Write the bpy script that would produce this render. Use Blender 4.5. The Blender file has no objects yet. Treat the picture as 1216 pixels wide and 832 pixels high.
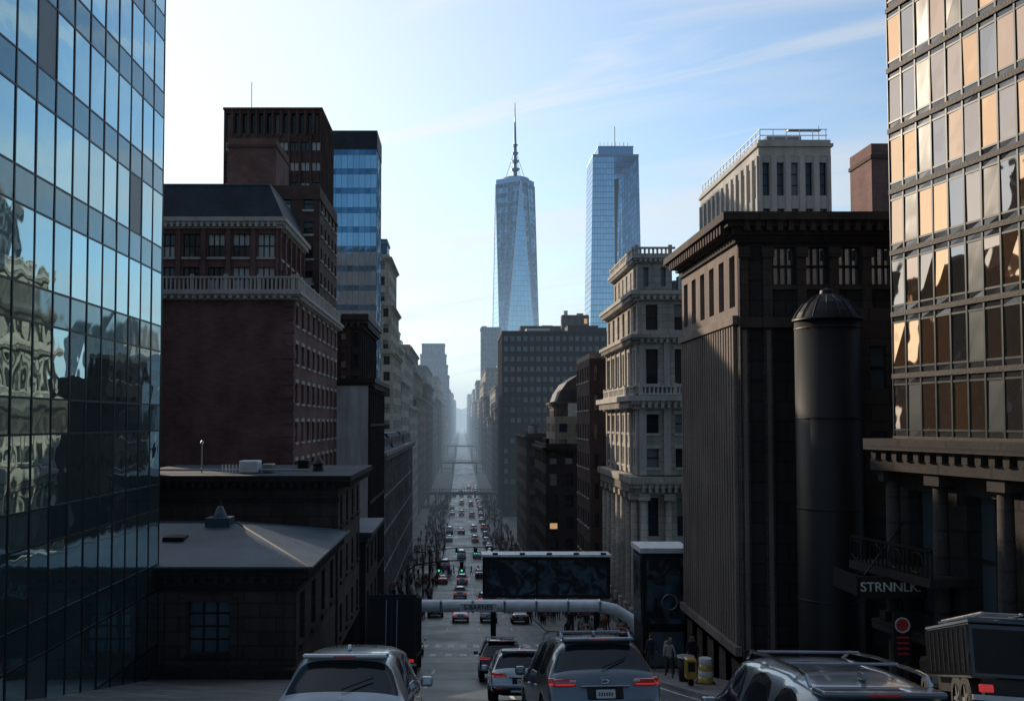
import bpy, bmesh, math, random
import numpy as np
from mathutils import Vector, Matrix
R=random.Random(11)
scene=bpy.context.scene
scene.view_settings.view_transform='Standard'
scene.view_settings.look='None'
scene.view_settings.exposure=0
# ------------------------------------------------------------------ ground
GY=[-200,0,8.5,12.5,15.5,18,30,44,75,110,165,250,330,9000]
GZ=[-3,-3.6,-4.3,-4.8,-5.3,-6.0,-9.0,-12.0,-18,-23,-28.5,-30.5,-31,-31]
def gz(y):
    s=0
    for k in (-3,-1.5,0,1.5,3): s+=float(np.interp(y+k,GY,GZ))
    return s/5
# ------------------------------------------------------------------ materials
M={}
def newmat(name):
    m=bpy.data.materials.new(name); m.use_nodes=True; M[name]=m
    nt=m.node_tree; return m,nt,nt.nodes['Principled BSDF']
def N(nt,t,**k):
    n=nt.nodes.new(t)
    for a,v in k.items(): setattr(n,a,v)
    return n
def L(nt,a,b): nt.links.new(a,b)
def mixc(nt,fac,a,b,blend='MIX'):
    n=N(nt,'ShaderNodeMix',data_type='RGBA',blend_type=blend)
    for s,v in ((n.inputs[0],fac),(n.inputs[6],a),(n.inputs[7],b)):
        if hasattr(v,'links'): L(nt,v,s)
        else: s.default_value=v if not isinstance(v,tuple) else (v[0],v[1],v[2],1)
    return n.outputs[2]
def math_(nt,op,a,b=0.0,c=0.0,clamp=False):
    n=N(nt,'ShaderNodeMath',operation=op); n.use_clamp=clamp
    for i,v in enumerate((a,b,c)):
        if hasattr(v,'links'): L(nt,v,n.inputs[i])
        else: n.inputs[i].default_value=v
    return n.outputs[0]
def ramp(nt,fac,p0,p1,c0=(0,0,0,1),c1=(1,1,1,1)):
    n=N(nt,'ShaderNodeValToRGB'); n.color_ramp.elements[0].position=p0; n.color_ramp.elements[1].position=p1
    n.color_ramp.elements[0].color=c0; n.color_ramp.elements[1].color=c1
    L(nt,fac,n.inputs[0]); return n.outputs[0]
def wall(name,col,var=.35,rough=.85,brick=None,streak=.5,bump=.3,scale=1.0,spec=.3):
    m,nt,b=newmat(name)
    geo=N(nt,'ShaderNodeNewGeometry'); pos=geo.outputs['Position']
    mp=N(nt,'ShaderNodeMapping'); mp.inputs['Scale'].default_value=(1.2*scale,1.2*scale,.12*scale); L(nt,pos,mp.inputs[0])
    n1=N(nt,'ShaderNodeTexNoise'); n1.inputs['Scale'].default_value=1.0; n1.inputs['Detail'].default_value=3; L(nt,mp.outputs[0],n1.inputs[0])
    n2=N(nt,'ShaderNodeTexNoise'); n2.inputs['Scale'].default_value=.35*scale; n2.inputs['Detail'].default_value=4; L(nt,pos,n2.inputs[0])
    n3=N(nt,'ShaderNodeTexNoise'); n3.inputs['Scale'].default_value=14; n3.inputs['Detail'].default_value=1; L(nt,pos,n3.inputs[0])
    dark=tuple(c*(1-var) for c in col); lite=tuple(min(1,c*(1+var*.6)) for c in col)
    c=mixc(nt,ramp(nt,n2.outputs[0],.3,.7),dark,lite)
    c=mixc(nt,math_(nt,'MULTIPLY',ramp(nt,n1.outputs[0],.45,.75),streak),c,tuple(x*.45 for x in col))
    h=n3.outputs[0]
    if brick:
        sx=N(nt,'ShaderNodeSeparateXYZ'); L(nt,pos,sx.inputs[0])
        cx=N(nt,'ShaderNodeCombineXYZ'); L(nt,math_(nt,'ADD',sx.outputs[0],sx.outputs[1]),cx.inputs[0]); L(nt,sx.outputs[2],cx.inputs[1])
        bt=N(nt,'ShaderNodeTexBrick'); L(nt,cx.outputs[0],bt.inputs[0]); bt.inputs['Scale'].default_value=1.0
        bt.inputs['Brick Width'].default_value=brick[0]; bt.inputs['Row Height'].default_value=brick[1]; bt.inputs['Mortar Size'].default_value=brick[1]*.06
        bt.inputs['Color1'].default_value=(.85,.85,.85,1); bt.inputs['Color2'].default_value=(1.1,1.07,1.05,1); bt.inputs['Mortar'].default_value=(.65,.65,.67,1)
        c=mixc(nt,1.0,c,bt.outputs[0],'MULTIPLY')
        h=math_(nt,'ADD',math_(nt,'MULTIPLY',h,.4),math_(nt,'SUBTRACT',1.0,bt.outputs[1]))
    c=mixc(nt,.25,c,ramp(nt,n3.outputs[0],.2,.8),'OVERLAY')
    L(nt,c,b.inputs['Base Color']); b.inputs['Roughness'].default_value=rough; b.inputs['Specular IOR Level'].default_value=spec
    bp=N(nt,'ShaderNodeBump'); bp.inputs['Strength'].default_value=bump; bp.inputs['Distance'].default_value=.03
    L(nt,h,bp.inputs['Height']); L(nt,bp.outputs[0],b.inputs['Normal'])
    return m
def glassmat(name,col,metal=.7,rough=.04,wav=.04,blind=(.3,.32,.32),bt=2.0,jit=.5,col2=None,lit=0):
    m,nt,b=newmat(name)
    at=N(nt,'ShaderNodeAttribute',attribute_name='rnd'); r=at.outputs['Fac']
    geo=N(nt,'ShaderNodeNewGeometry')
    dk=col2 or tuple(c*(1-jit) for c in col)
    c=mixc(nt,r,dk,col)
    isb=math_(nt,'GREATER_THAN',r,bt)
    c=mixc(nt,isb,c,blind)
    L(nt,c,b.inputs['Base Color'])
    L(nt,math_(nt,'MULTIPLY',math_(nt,'SUBTRACT',1.0,isb),metal),b.inputs['Metallic'])
    L(nt,math_(nt,'ADD',math_(nt,'MULTIPLY',isb,.3),rough),b.inputs['Roughness'])
    n=N(nt,'ShaderNodeTexNoise'); n.inputs['Scale'].default_value=.9; n.inputs['Detail'].default_value=1; L(nt,geo.outputs['Position'],n.inputs[0])
    bp=N(nt,'ShaderNodeBump'); bp.inputs['Strength'].default_value=wav; bp.inputs['Distance'].default_value=1.0
    L(nt,n.outputs[0],bp.inputs['Height']); L(nt,bp.outputs[0],b.inputs['Normal'])
    if lit:
        b.inputs['Emission Color'].default_value=(1,.62,.28,1); L(nt,math_(nt,'MULTIPLY',math_(nt,'GREATER_THAN',r,1-lit),.45),b.inputs['Emission Strength']); m.cycles.emission_sampling='NONE'
    return m
def plain(name,col,rough=.5,metal=0,coat=0,emit=None,es=0):
    m,nt,b=newmat(name)
    geo=N(nt,'ShaderNodeNewGeometry')
    n=N(nt,'ShaderNodeTexNoise'); n.inputs['Scale'].default_value=2.5; n.inputs['Detail'].default_value=3; L(nt,geo.outputs['Position'],n.inputs[0])
    L(nt,mixc(nt,ramp(nt,n.outputs[0],.35,.7),tuple(c*.8 for c in col),col),b.inputs['Base Color'])
    L(nt,math_(nt,'ADD',math_(nt,'MULTIPLY',n.outputs[0],.15),max(0,rough-.07)),b.inputs['Roughness'])
    b.inputs['Metallic'].default_value=metal; b.inputs['Coat Weight'].default_value=coat
    if emit:
        b.inputs['Emission Color'].default_value=(*emit,1); b.inputs['Emission Strength'].default_value=es; m.cycles.emission_sampling='NONE'
    return m
BR=(.5,.16)
wall('brick_red',(.20,.115,.105),brick=BR,streak=.3)
wall('brick_orange',(.42,.20,.11),brick=BR,streak=.3)
wall('brick_brown',(.11,.072,.066),brick=BR)
wall('brick_dark',(.055,.042,.042),brick=BR)
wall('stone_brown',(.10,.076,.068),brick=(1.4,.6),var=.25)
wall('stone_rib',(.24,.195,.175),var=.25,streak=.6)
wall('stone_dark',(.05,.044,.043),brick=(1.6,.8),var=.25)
wall('stone_cream',(.46,.43,.38),brick=(1.5,.55),var=.25)
wall('stone_grey',(.30,.295,.29),brick=(1.5,.55),var=.3)
wall('stone_tan',(.34,.28,.22),brick=(1.5,.5),var=.3)
wall('stucco_white',(.58,.59,.60),var=.15,streak=.7)
wall('concrete',(.25,.25,.25))
wall('concrete_blue',(.17,.23,.31))
wall('roof_membrane',(.065,.08,.10),streak=.3,rough=.8)
wall('roof_lead',(.075,.11,.145),rough=.5,streak=.2,bump=.1)
wall('slate',(.03,.042,.06),brick=(.6,.35),rough=.6)
wall('metal_dark',(.011,.011,.013),rough=.5,streak=.3,bump=.05)
wall('trim_dark',(.04,.035,.034),rough=.6)
wall('trim_light',(.5,.475,.44),var=.15)
wall('office_dark',(.022,.025,.034),var=.2)
wall('hill_rock',(.10,.13,.12),scale=.01)
glassmat('win',(.05,.065,.08),metal=.25,rough=.05,wav=.02,bt=.80,blind=(.20,.21,.22),jit=.4,lit=.012)
glassmat('win_near',(.20,.28,.34),metal=.5,rough=.04,wav=.02,bt=.85,blind=(.2,.22,.23),jit=.4)
glassmat('win_bright',(.85,.93,1.0),metal=.9,rough=.06,wav=.02,bt=2)
glassmat('win_pale',(.10,.12,.14),metal=.4,rough=.08,wav=.02,bt=.5,blind=(.56,.58,.6))
glassmat('win_night',(.10,.13,.18),metal=.4,rough=.08,wav=.02,bt=.85,blind=(.22,.25,.29),lit=.006)
glassmat('curtain_blue',(.46,.70,.75),metal=.92,rough=.02,wav=.012,jit=.2,bt=.975,blind=(.05,.085,.095))
glassmat('curtain_span',(.17,.29,.33),metal=.8,rough=.05,wav=.012,jit=.2)
glassmat('curtain_gold',(.98,.58,.31),metal=.93,rough=.03,wav=.03,bt=.90,blind=(.05,.06,.065),col2=(.36,.36,.37))  # warm reflection of the sunward sky put into the pane tint
glassmat('curtain_gold_span',(.16,.16,.17),metal=.7,rough=.1,wav=.012,jit=.3)
glassmat('tower_glass',(.40,.70,.95),metal=.9,rough=.08,wav=.006,jit=.15)
glassmat('tower_glass_dark',(.18,.40,.64),metal=.85,rough=.08,wav=.006,jit=.45)
plain('mullion',(.028,.036,.042),.4,.5)
plain('tower_frame',(.17,.32,.46),.4,.6)
plain('steel',(.45,.46,.48),.35,.8)
plain('white_paint_metal',(.86,.88,.9),.4)
plain('black',(.012,.012,.013),.5)
plain('rubber',(.02,.02,.02),.8)
plain('chrome',(.7,.7,.72),.15,1)
plain('paint_grey',(.20,.24,.28),.3,.6,1)
plain('paint_silver',(.55,.61,.66),.3,.5,1)
plain('paint_white',(.75,.78,.8),.3,.0,1)
plain('paint_black',(.012,.014,.018),.22,.1,1)
plain('paint_red',(.30,.02,.02),.3,.0,1)
plain('paint_blue',(.03,.06,.16),.3,.2,1)
plain('paint_yellow',(.6,.36,.04),.35,.0,1)
plain('car_glass',(.015,.02,.025),.04,.0,.5)
plain('tail_red',(.42,.012,.015),.15,0,1,(1,.05,.04),.3)
plain('tail_far',(.42,.012,.015),.15,0,1,(1,.06,.05),.8)
plain('lens_dark',(.20,.008,.01),.12,0,1,(1,.04,.04),.04)
plain('lamp_white',(.8,.8,.75),.2,0,0,(1,.9,.7),.5)
plain('signal_green',(.05,.5,.25),.2,0,0,(.1,1,.5),.8)
plain('plate',(.6,.62,.6),.5)
plain('sign_red',(.5,.04,.04),.5)
m,nt,b=newmat('clothes')
at=N(nt,'ShaderNodeAttribute',attribute_name='Col'); L(nt,at.outputs['Color'],b.inputs['Base Color']); b.inputs['Roughness'].default_value=.9
m,nt,b=newmat('mural')
geo=N(nt,'ShaderNodeNewGeometry'); n=N(nt,'ShaderNodeTexNoise'); n.inputs['Scale'].default_value=.9; n.inputs['Detail'].default_value=5; n.inputs['Distortion'].default_value=1.5
L(nt,geo.outputs['Position'],n.inputs[0])
c=mixc(nt,ramp(nt,n.outputs[0],.46,.66),(.012,.016,.022),(.08,.14,.18))
L(nt,c,b.inputs['Base Color']); b.inputs['Roughness'].default_value=.35
m,nt,b=newmat('asphalt')
geo=N(nt,'ShaderNodeNewGeometry')
n1=N(nt,'ShaderNodeTexNoise'); n1.inputs['Scale'].default_value=.25; n1.inputs['Detail'].default_value=5; L(nt,geo.outputs['Position'],n1.inputs[0])
mp=N(nt,'ShaderNodeMapping'); mp.inputs['Scale'].default_value=(1.3,.05,.05); L(nt,geo.outputs['Position'],mp.inputs[0])
n2=N(nt,'ShaderNodeTexNoise'); n2.inputs['Scale'].default_value=1; n2.inputs['Detail'].default_value=3; L(nt,mp.outputs[0],n2.inputs[0])
n3=N(nt,'ShaderNodeTexNoise'); n3.inputs['Scale'].default_value=40; L(nt,geo.outputs['Position'],n3.inputs[0])
c=mixc(nt,ramp(nt,n1.outputs[0],.35,.65),(.030,.034,.040),(.065,.072,.08))
c=mixc(nt,ramp(nt,n2.outputs[0],.45,.6),c,(.085,.092,.10))
L(nt,c,b.inputs['Base Color']); L(nt,ramp(nt,n1.outputs[0],.3,.7,(.30,.30,.30,1),(.55,.55,.55,1)),b.inputs['Roughness'])
bp=N(nt,'ShaderNodeBump'); bp.inputs['Strength'].default_value=.35; bp.inputs['Distance'].default_value=.01; L(nt,n3.outputs[0],bp.inputs['Height']); L(nt,bp.outputs[0],b.inputs['Normal'])
wall('pavement_mat',(.20,.20,.20),brick=(1.2,1.2),rough=.65)
wall('ground_mat',(.10,.10,.10))
m,nt,b=newmat('road_paint')
geo=N(nt,'ShaderNodeNewGeometry'); n1=N(nt,'ShaderNodeTexNoise'); n1.inputs['Scale'].default_value=5; n1.inputs['Detail'].default_value=5; L(nt,geo.outputs['Position'],n1.inputs[0])
L(nt,mixc(nt,ramp(nt,n1.outputs[0],.45,.62),(.8,.8,.78),(.25,.25,.25)),b.inputs['Base Color']); b.inputs['Roughness'].default_value=.6
# ------------------------------------------------------------------ mesh builder
Z=Vector((0,0,1))
class MB:
    def __init__(s): s.v=[];s.f=[];s.m=[];s.r=[];s.sm=[];s.names=[]
    def mi(s,n):
        if n not in s.names: s.names.append(n)
        return s.names.index(n)
    def face(s,pts,mat,r=None,smooth=False):
        k=len(s.v); s.v.extend([tuple(p) for p in pts]); s.f.append(tuple(range(k,k+len(pts))))
        s.m.append(s.mi(mat)); s.r.append(R.random() if r is None else r); s.sm.append(smooth)
    def hexa(s,P,mat):
        k=len(s.v); s.v.extend([tuple(p) for p in P]); mi=s.mi(mat)
        for f in ((3,2,1,0),(4,5,6,7),(0,1,5,4),(1,2,6,5),(2,3,7,6),(3,0,4,7)):
            s.f.append(tuple(k+i for i in f)); s.m.append(mi); s.r.append(R.random()); s.sm.append(False)
    def box(s,x0,x1,y0,y1,z0,z1,mat):
        s.hexa([(x0,y0,z0),(x1,y0,z0),(x1,y1,z0),(x0,y1,z0),(x0,y0,z1),(x1,y0,z1),(x1,y1,z1),(x0,y1,z1)],mat)
    def lbox(s,O,u,u0,u1,z0,z1,d0,d1,mat):
        n=u.cross(Z)
        def P(a,d,z): 
            p=O+u*a+n*d; return (p.x,p.y,z)
        s.hexa([P(u0,d1,z0),P(u1,d1,z0),P(u1,d0,z0),P(u0,d0,z0),P(u0,d1,z1),P(u1,d1,z1),P(u1,d0,z1),P(u0,d0,z1)],mat)
    def cyl(s,cx,cy,z0,z1,r0,r1,mat,n=16,smooth=True,cap=True,rot=0):
        a=[rot+2*math.pi*i/n for i in range(n)]
        lo=[(cx+r0*math.cos(t),cy+r0*math.sin(t),z0) for t in a]; hi=[(cx+r1*math.cos(t),cy+r1*math.sin(t),z1) for t in a]
        k=len(s.v); s.v.extend(lo+hi); mi=s.mi(mat)
        for i in range(n):
            j=(i+1)%n; s.f.append((k+i,k+j,k+n+j,k+n+i)); s.m.append(mi); s.r.append(.5); s.sm.append(smooth)
        if cap:
            s.f.append(tuple(k+n+i for i in range(n))); s.m.append(mi); s.r.append(.5); s.sm.append(False)
    def tube(s,pts,r,mat,n=8):
        pts=[Vector(p) for p in pts]; rings=[]
        for i,p in enumerate(pts):
            t=(pts[min(i+1,len(pts)-1)]-pts[max(i-1,0)]).normalized()
            a=t.cross(Vector((0.01,.02,1)));
            if a.length<.1: a=t.cross(Vector((1,0,0)))
            a.normalize(); c=t.cross(a)
            rings.append([p+(a*math.cos(2*math.pi*k/n)+c*math.sin(2*math.pi*k/n))*r for k in range(n)])
        for i in range(len(rings)-1):
            for k in range(n):
                q=(k+1)%n; s.face([rings[i][k],rings[i][q],rings[i+1][q],rings[i+1][k]],mat,.5,True)
        s.face(rings[0],mat,.5); s.face(rings[-1],mat,.5)
    def wheel(s,cx,cy,cz,r,w,mat='rubber'):
        n=20
        prof=[(-w/2,r*.62),(-w/2,r*.92),(-w/2+.03,r),(w/2-.03,r),(w/2,r*.92),(w/2,r*.62)]
        for i in range(n):
            a0=2*math.pi*i/n;a1=2*math.pi*(i+1)/n
            for (xa,ra),(xb,rb) in zip(prof[:-1],prof[1:]):
                s.face([(cx+xa,cy+ra*math.cos(a0),cz+ra*math.sin(a0)),(cx+xb,cy+rb*math.cos(a0),cz+rb*math.sin(a0)),(cx+xb,cy+rb*math.cos(a1),cz+rb*math.sin(a1)),(cx+xa,cy+ra*math.cos(a1),cz+ra*math.sin(a1))],mat,.5)
        for sx in (-1,1):
            x=cx+sx*(w/2-.04)
            s.face([(x,cy+r*.64*math.cos(2*math.pi*i/n),cz+r*.64*math.sin(2*math.pi*i/n)) for i in range(n)],'black',.5)
            for k in range(5):
                a=2*math.pi*k/5; ca,sa=math.cos(a),math.sin(a); x2=cx+sx*(w/2-.02)
                s.face([(x2,cy+ca*y-sa*z,cz+sa*y+ca*z) for y,z in ((0,-.05),(r*.62,-.03),(r*.62,.03),(0,.05))],'steel',.5)
    def rbox(s,x0,x1,y0,y1,z0,z1,bev,mat,seg=2):
        bm=bmesh.new(); bmesh.ops.create_cube(bm,size=1)
        for v in bm.verts: v.co=Vector(((x0+x1)/2+v.co.x*(x1-x0),(y0+y1)/2+v.co.y*(y1-y0),(z0+z1)/2+v.co.z*(z1-z0)))
        bmesh.ops.bevel(bm,geom=bm.edges[:]+bm.verts[:],offset=bev,segments=seg,affect='EDGES',profile=.5)
        for f in bm.faces: s.face([v.co for v in f.verts],mat,.5,False)
        bm.free()
    def add(s,name,loc=None,rot=None,merge=False):
        me=bpy.data.meshes.new(name); me.from_pydata(s.v,[],s.f)
        for n in s.names: me.materials.append(M[n])
        me.polygons.foreach_set('material_index',s.m); me.polygons.foreach_set('use_smooth',s.sm)
        a=me.attributes.new('rnd','FLOAT','FACE'); a.data.foreach_set('value',s.r)
        me.update()
        o=bpy.data.objects.new(name,me); scene.collection.objects.link(o)
        if loc is not None: o.location=loc
        if rot is not None: o.rotation_euler=rot
        return o
def V(x,y): return Vector((x,y,0))
U_F=V(1,0); U_R=V(0,1); U_L=V(0,-1); U_B=V(-1,0)
def quad(b,O,u,u0,u1,z0,z1,d,mat,r=None,jit=0):
    n=u.cross(Z); P=[]
    for a,z in ((u0,z0),(u1,z0),(u1,z1),(u0,z1)):
        p=O+u*a+n*(d+(R.uniform(-jit,jit) if jit else 0)); P.append((p.x,p.y,z))
    b.face(P,mat,r)
def facade(b,O,u,W,z0,z1,cols,rows,ww=.5,wh=.55,dep=.25,mat='brick_red',glass='win',sill=None,lint=None,mx=0,my=0,fm='trim_dark',edge=0,zo=.5,pil=None,pilm=None,band=None,bandm=None):
    if edge:
        quad(b,O,u,0,edge,z0,z1,0,mat); quad(b,O,u,W-edge,W,z0,z1,0,mat)
    cw=(W-2*edge)/cols; ch=(z1-z0)/rows
    prev=edge
    for c in range(cols):
        ua=edge+cw*(c+.5-ww/2); ub=edge+cw*(c+.5+ww/2)
        quad(b,O,u,prev,ua,z0,z1,0,mat); prev=ub
        zp=z0
        for r in range(rows):
            za=z0+ch*(r+(1-wh)*zo); zb=za+ch*wh
            quad(b,O,u,ua,ub,zp,za,0,mat); zp=zb
            n=u.cross(Z)
            def P(a,d,z):
                p=O+u*a+n*d; return (p.x,p.y,z)
            b.face([P(ua,0,za),P(ua,-dep,za),P(ua,-dep,zb),P(ua,0,zb)],mat)
            b.face([P(ub,-dep,za),P(ub,0,za),P(ub,0,zb),P(ub,-dep,zb)],mat)
            b.face([P(ua,0,za),P(ub,0,za),P(ub,-dep,za),P(ua,-dep,za)],mat)
            b.face([P(ua,-dep,zb),P(ub,-dep,zb),P(ub,0,zb),P(ua,0,zb)],mat)
            rr=R.random()
            if my==1:
                zm=(za+zb)/2; r2=R.random() if R.random()<.5 else rr
                quad(b,O,u,ua,ub,za,zm,-dep,glass,rr*.79 if R.random()<.5 else rr); quad(b,O,u,ua,ub,zm,zb,-dep,glass,r2)
                b.lbox(O,u,ua,ub,zm-.05,zm+.05,-dep,-dep+.06,fm)
            else:
                quad(b,O,u,ua,ub,za,zb,-dep,glass,rr)
                for k in range(my):
                    zm=za+(zb-za)*(k+1)/(my+1); b.lbox(O,u,ua,ub,zm-.04,zm+.04,-dep-.01,-dep+.05,fm)
            for k in range(mx):
                um=ua+(ub-ua)*(k+1)/(mx+1); b.lbox(O,u,um-.04,um+.04,za,zb,-dep-.01,-dep+.07,fm)
            if sill: b.lbox(O,u,ua-.12,ub+.12,za-.2,za-.003,-.02,.13,sill)
            if lint: b.lbox(O,u,ua-.1,ub+.1,zb+.003,zb+.3,-.02,.08,lint)
        quad(b,O,u,ua,ub,zp,z1,0,mat)
    quad(b,O,u,prev,W-edge,z0,z1,0,mat)
    if pil:
        for c in range(cols+1):
            a=edge+cw*c; b.lbox(O,u,max(0,a-pil/2),min(W,a+pil/2),z0,z1,-.01,.22,pilm or mat)
    if band:
        for r in range(1,rows):
            if r%band==0:
                zz=z0+ch*r; b.lbox(O,u,0,W,zz-.15,zz+.15,-.01,.27,bandm or mat)
def curtain(b,O,u,W,z0,rows,pw,glass,span,mull,md=.08,jit=.004,mw=.06):
    n=max(1,round(W/pw)); w=W/n; z=z0
    for h,k in rows:
        for c in range(n): quad(b,O,u,c*w,(c+1)*w,z,z+h,0,glass if k else span,None,jit)
        b.lbox(O,u,0,W,z-mw/2,z+mw/2,-.02,md*.6,mull); z+=h
    b.lbox(O,u,0,W,z-.1,z+.5,-.02,md*.6,mull)
    for c in range(n+1): b.lbox(O,u,max(0,c*w-mw/2),min(W,c*w+mw/2),z0,z,-.015,md,mull)
    return z
def shell(b,x0,x1,y0,y1,z0,z1,mat,faces='FLRB',roof='roof_membrane',par=.6):
    if 'F' in faces: quad(b,V(x0,y0),U_F,0,x1-x0,z0,z1,0,mat)
    if 'R' in faces: quad(b,V(x1,y0),U_R,0,y1-y0,z0,z1,0,mat)
    if 'L' in faces: quad(b,V(x0,y1),U_L,0,y1-y0,z0,z1,0,mat)
    if 'B' in faces: quad(b,V(x1,y1),U_B,0,x1-x0,z0,z1,0,mat)
    if roof:
        b.face([(x0,y0,z1-.02),(x1,y0,z1-.02),(x1,y1,z1-.02),(x0,y1,z1-.02)],roof)
        if par:
            t=.3; p=.004
            b.box(x0-p,x1+p,y0-p,y0+t,z1-.05,z1+par,mat); b.box(x0-p,x1+p,y1-t,y1+p,z1-.05,z1+par,mat)
            b.box(x0-p,x0+t,y0+t+.002,y1-t-.002,z1-.05,z1+par-.003,mat); b.box(x1-t,x1+p,y0+t+.002,y1-t-.002,z1-.05,z1+par-.003,mat)
def cornice(b,x0,x1,y0,y1,z,h,p,mat,dent=0,faces='FLR'):
    b.box(x0-p*.35,x1+p*.35,y0-p*.35,y1+p*.35,z,z+h*.35,mat)
    b.box(x0-p*.7,x1+p*.7,y0-p*.7,y1+p*.7,z+h*.35+.002,z+h*.6,mat)
    b.box(x0-p,x1+p,y0-p,y1+p,z+h*.6+.002,z+h,mat)
    if dent:
        for f,(O,u,W) in {'F':(V(x0,y0),U_F,x1-x0),'R':(V(x1,y0),U_R,y1-y0),'L':(V(x0,y1),U_L,y1-y0)}.items():
            if f in faces:
                n=int(W/dent)
                for i in range(n):
                    a=W*(i+.5)/n; b.lbox(O,u,a-dent*.25,a+dent*.25,z+h*.1,z+h*.6,p*.3,p*.85,mat)
def balus(b,O,u,W,z,h,mat,step=.35):
    b.lbox(O,u,0,W,z+h-.15,z+h,-.15,.12,mat); b.lbox(O,u,0,W,z,z+.15,-.15,.12,mat)
    for i in range(int(W/step)):
        a=step*(i+.5); k=.16 if i%8==0 else .07
        b.lbox(O,u,a-k,a+k,z+.15,z+h-.15+(.0),-.1,.08,mat)
        if i%8==0: b.lbox(O,u,a-k,a+k,z+h+.002,z+h+.18,-.12,.1,mat)
def patch(b,p00,p10,p11,p01,nu,nv,glass,frame,ins=.06,back=.3):
    p00,p10,p11,p01=[Vector(p) for p in (p00,p10,p11,p01)]
    n=(p10-p00).cross((p11+p01)/2-p00).normalized()
    b.face([p-n*back for p in (p00,p10,p11,p01)],frame)
    def S(s,t): return (p00*(1-s)+p10*s)*(1-t)+(p01*(1-s)+p11*s)*t
    for j in range(nv):
        for i in range(nu):
            s0,s1,t0,t1=(i+ins)/nu,(i+1-ins)/nu,(j+ins)/nv,(j+1-ins*1.5)/nv
            b.face([S(s0,t0),S(s1,t0),S(s1,t1),S(s0,t1)],glass)
def rooftop(b,x0,x1,y0,y1,z,n=3,mat='concrete'):
    for i in range(n):
        w=R.uniform(.12,.3)*(x1-x0); d=R.uniform(.15,.35)*(y1-y0); x=R.uniform(x0+.5,x1-w-.5); y=R.uniform(y0+.5,y1-d-.5); h=R.uniform(1,3)
        b.box(x,x+w,y,y+d,z-.1-i*.003,z+h,R.choice([mat,'steel','metal_dark']))
        b.box(x-.1,x+w+.1,y-.1,y+d+.1,z+h+.002,z+h+.15,'metal_dark')
def water_tank(b,x,y,z,r=1.6,h=3.2):
    for sx in(-1,1):
        for sy in(-1,1): b.box(x+sx*r*.6-.08,x+sx*r*.6+.08,y+sy*r*.6-.08,y+sy*r*.6+.08,z-.1,z+1.8,'metal_dark')
    b.cyl(x,y,z+1.8,z+1.8+h,r,r*.96,'brick_brown'); b.cyl(x,y,z+1.8+h,z+3+h,r*1.05,.05,'metal_dark')
# ------------------------------------------------------------------ ground, road
def ylist(y0,y1,st=1.0):
    ys=[y0]; y=math.floor(y0/st)*st+st
    while y<y1-1e-6: 
        if y>y0+1e-6: ys.append(y)
        y+=st if y<400 else 200
    ys.append(y1); return ys
def strip(b,x0,x1,y0,y1,off,mat,side=0,st=1.0):
    ys=ylist(y0,y1,st)
    for a,c in zip(ys[:-1],ys[1:]):
        za,zc=gz(a)+off,gz(c)+off
        b.face([(x0,a,za),(x1,a,za),(x1,c,zc),(x0,c,zc)],mat)
        if side:
            b.face([(x0,a,za-side),(x0,a,za),(x0,c,zc),(x0,c,zc-side)],mat); b.face([(x1,a,za),(x1,a,za-side),(x1,c,zc-side),(x1,c,zc)],mat)
b=MB(); strip(b,-4000,4000,-200,9000,0,'ground_mat'); b.add('ground')
b=MB(); strip(b,-4.5,8,-40,4500,.05,'asphalt')
for xs in ((-60,-4.5),(8,60)): strip(b,xs[0],xs[1],76,88,.05,'asphalt'); strip(b,xs[0],xs[1],176,188,.05,'asphalt')
b.add('road')
b=MB()
for y0,y1 in ((-40,76),(88,176),(188,330),(342,600),(615,1500)):
    strip(b,-16,-4.75,y0,y1,.19,'pavement_mat',.19); strip(b,8.25,24,y0,y1,.19,'pavement_mat',.19)
b.add('pavement')
b=MB()
for y0,y1 in ((-40,76),(88,176),(188,330)):
    strip(b,-4.75,-4.5,y0,y1,.20,'concrete',.2); strip(b,8,8.25,y0,y1,.20,'concrete',.2)
b.add('kerb')
b=MB()
for x in (-1.4,1.7,4.9):
    y=0
    while y<330:
        if not 70<y<90: strip(b,x-.07,x+.07,y,y+3,.064,'road_paint')
        y+=9 if x!=1.7 else 6
strip(b,-4.2,-4.1,0,70,.064,'road_paint'); strip(b,7.6,7.7,0,70,.064,'road_paint')
b.add('lane_marking')
b=MB()
x=-4.1
while x<7.6: strip(b,x,x+.5,71.5,75.5,.066,'road_paint'); strip(b,x,x+.5,170,174,.066,'road_paint'); strip(b,x,x+.45,60,63,.066,'road_paint'); x+=1.0
strip(b,-4.2,7.7,69.2,69.7,.066,'road_paint')
b.add('crosswalk')
# ------------------------------------------------------------------ LEFT
b=MB()
rows=[]
for i in range(13): rows+= [(1.1,0),(2.3,1)]
zt=curtain(b,V(-13,12),U_R,28,-14,rows,1.35,'curtain_blue','curtain_span','mullion',.025,.006,.07)
curtain(b,V(-35,12),U_F,22,-14,rows,1.3,'curtain_blue','curtain_span','mullion')
shell(b,-35,-13,12,40,-14,zt,'mullion','BL'); b.add('glass_office_tower')
b=MB()
x0,x1,y0,y1=-19,-7.1,40.15,52.6
facade(b,V(x1,y0),U_R,y1-y0,-10.4,-6.9,4,1,.4,.62,.3,'stone_brown','win_near',sill='stone_dark',mx=1,my=2)
O=V(x0,y0)
quad(b,O,U_F,0,6.2,-10.4,-6.9,0,'stone_brown')
quad(b,O,U_F,9.9+.2,11.9,-10.4,-6.9,0,'stone_brown')
facade(b,O+V(6.2,0),U_F,3.9,-10.4,-6.9,1,1,.46,.63,.35,'stone_brown','win_near',sill='stone_dark',lint='stone_brown',mx=2,my=3,zo=.35)
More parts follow.
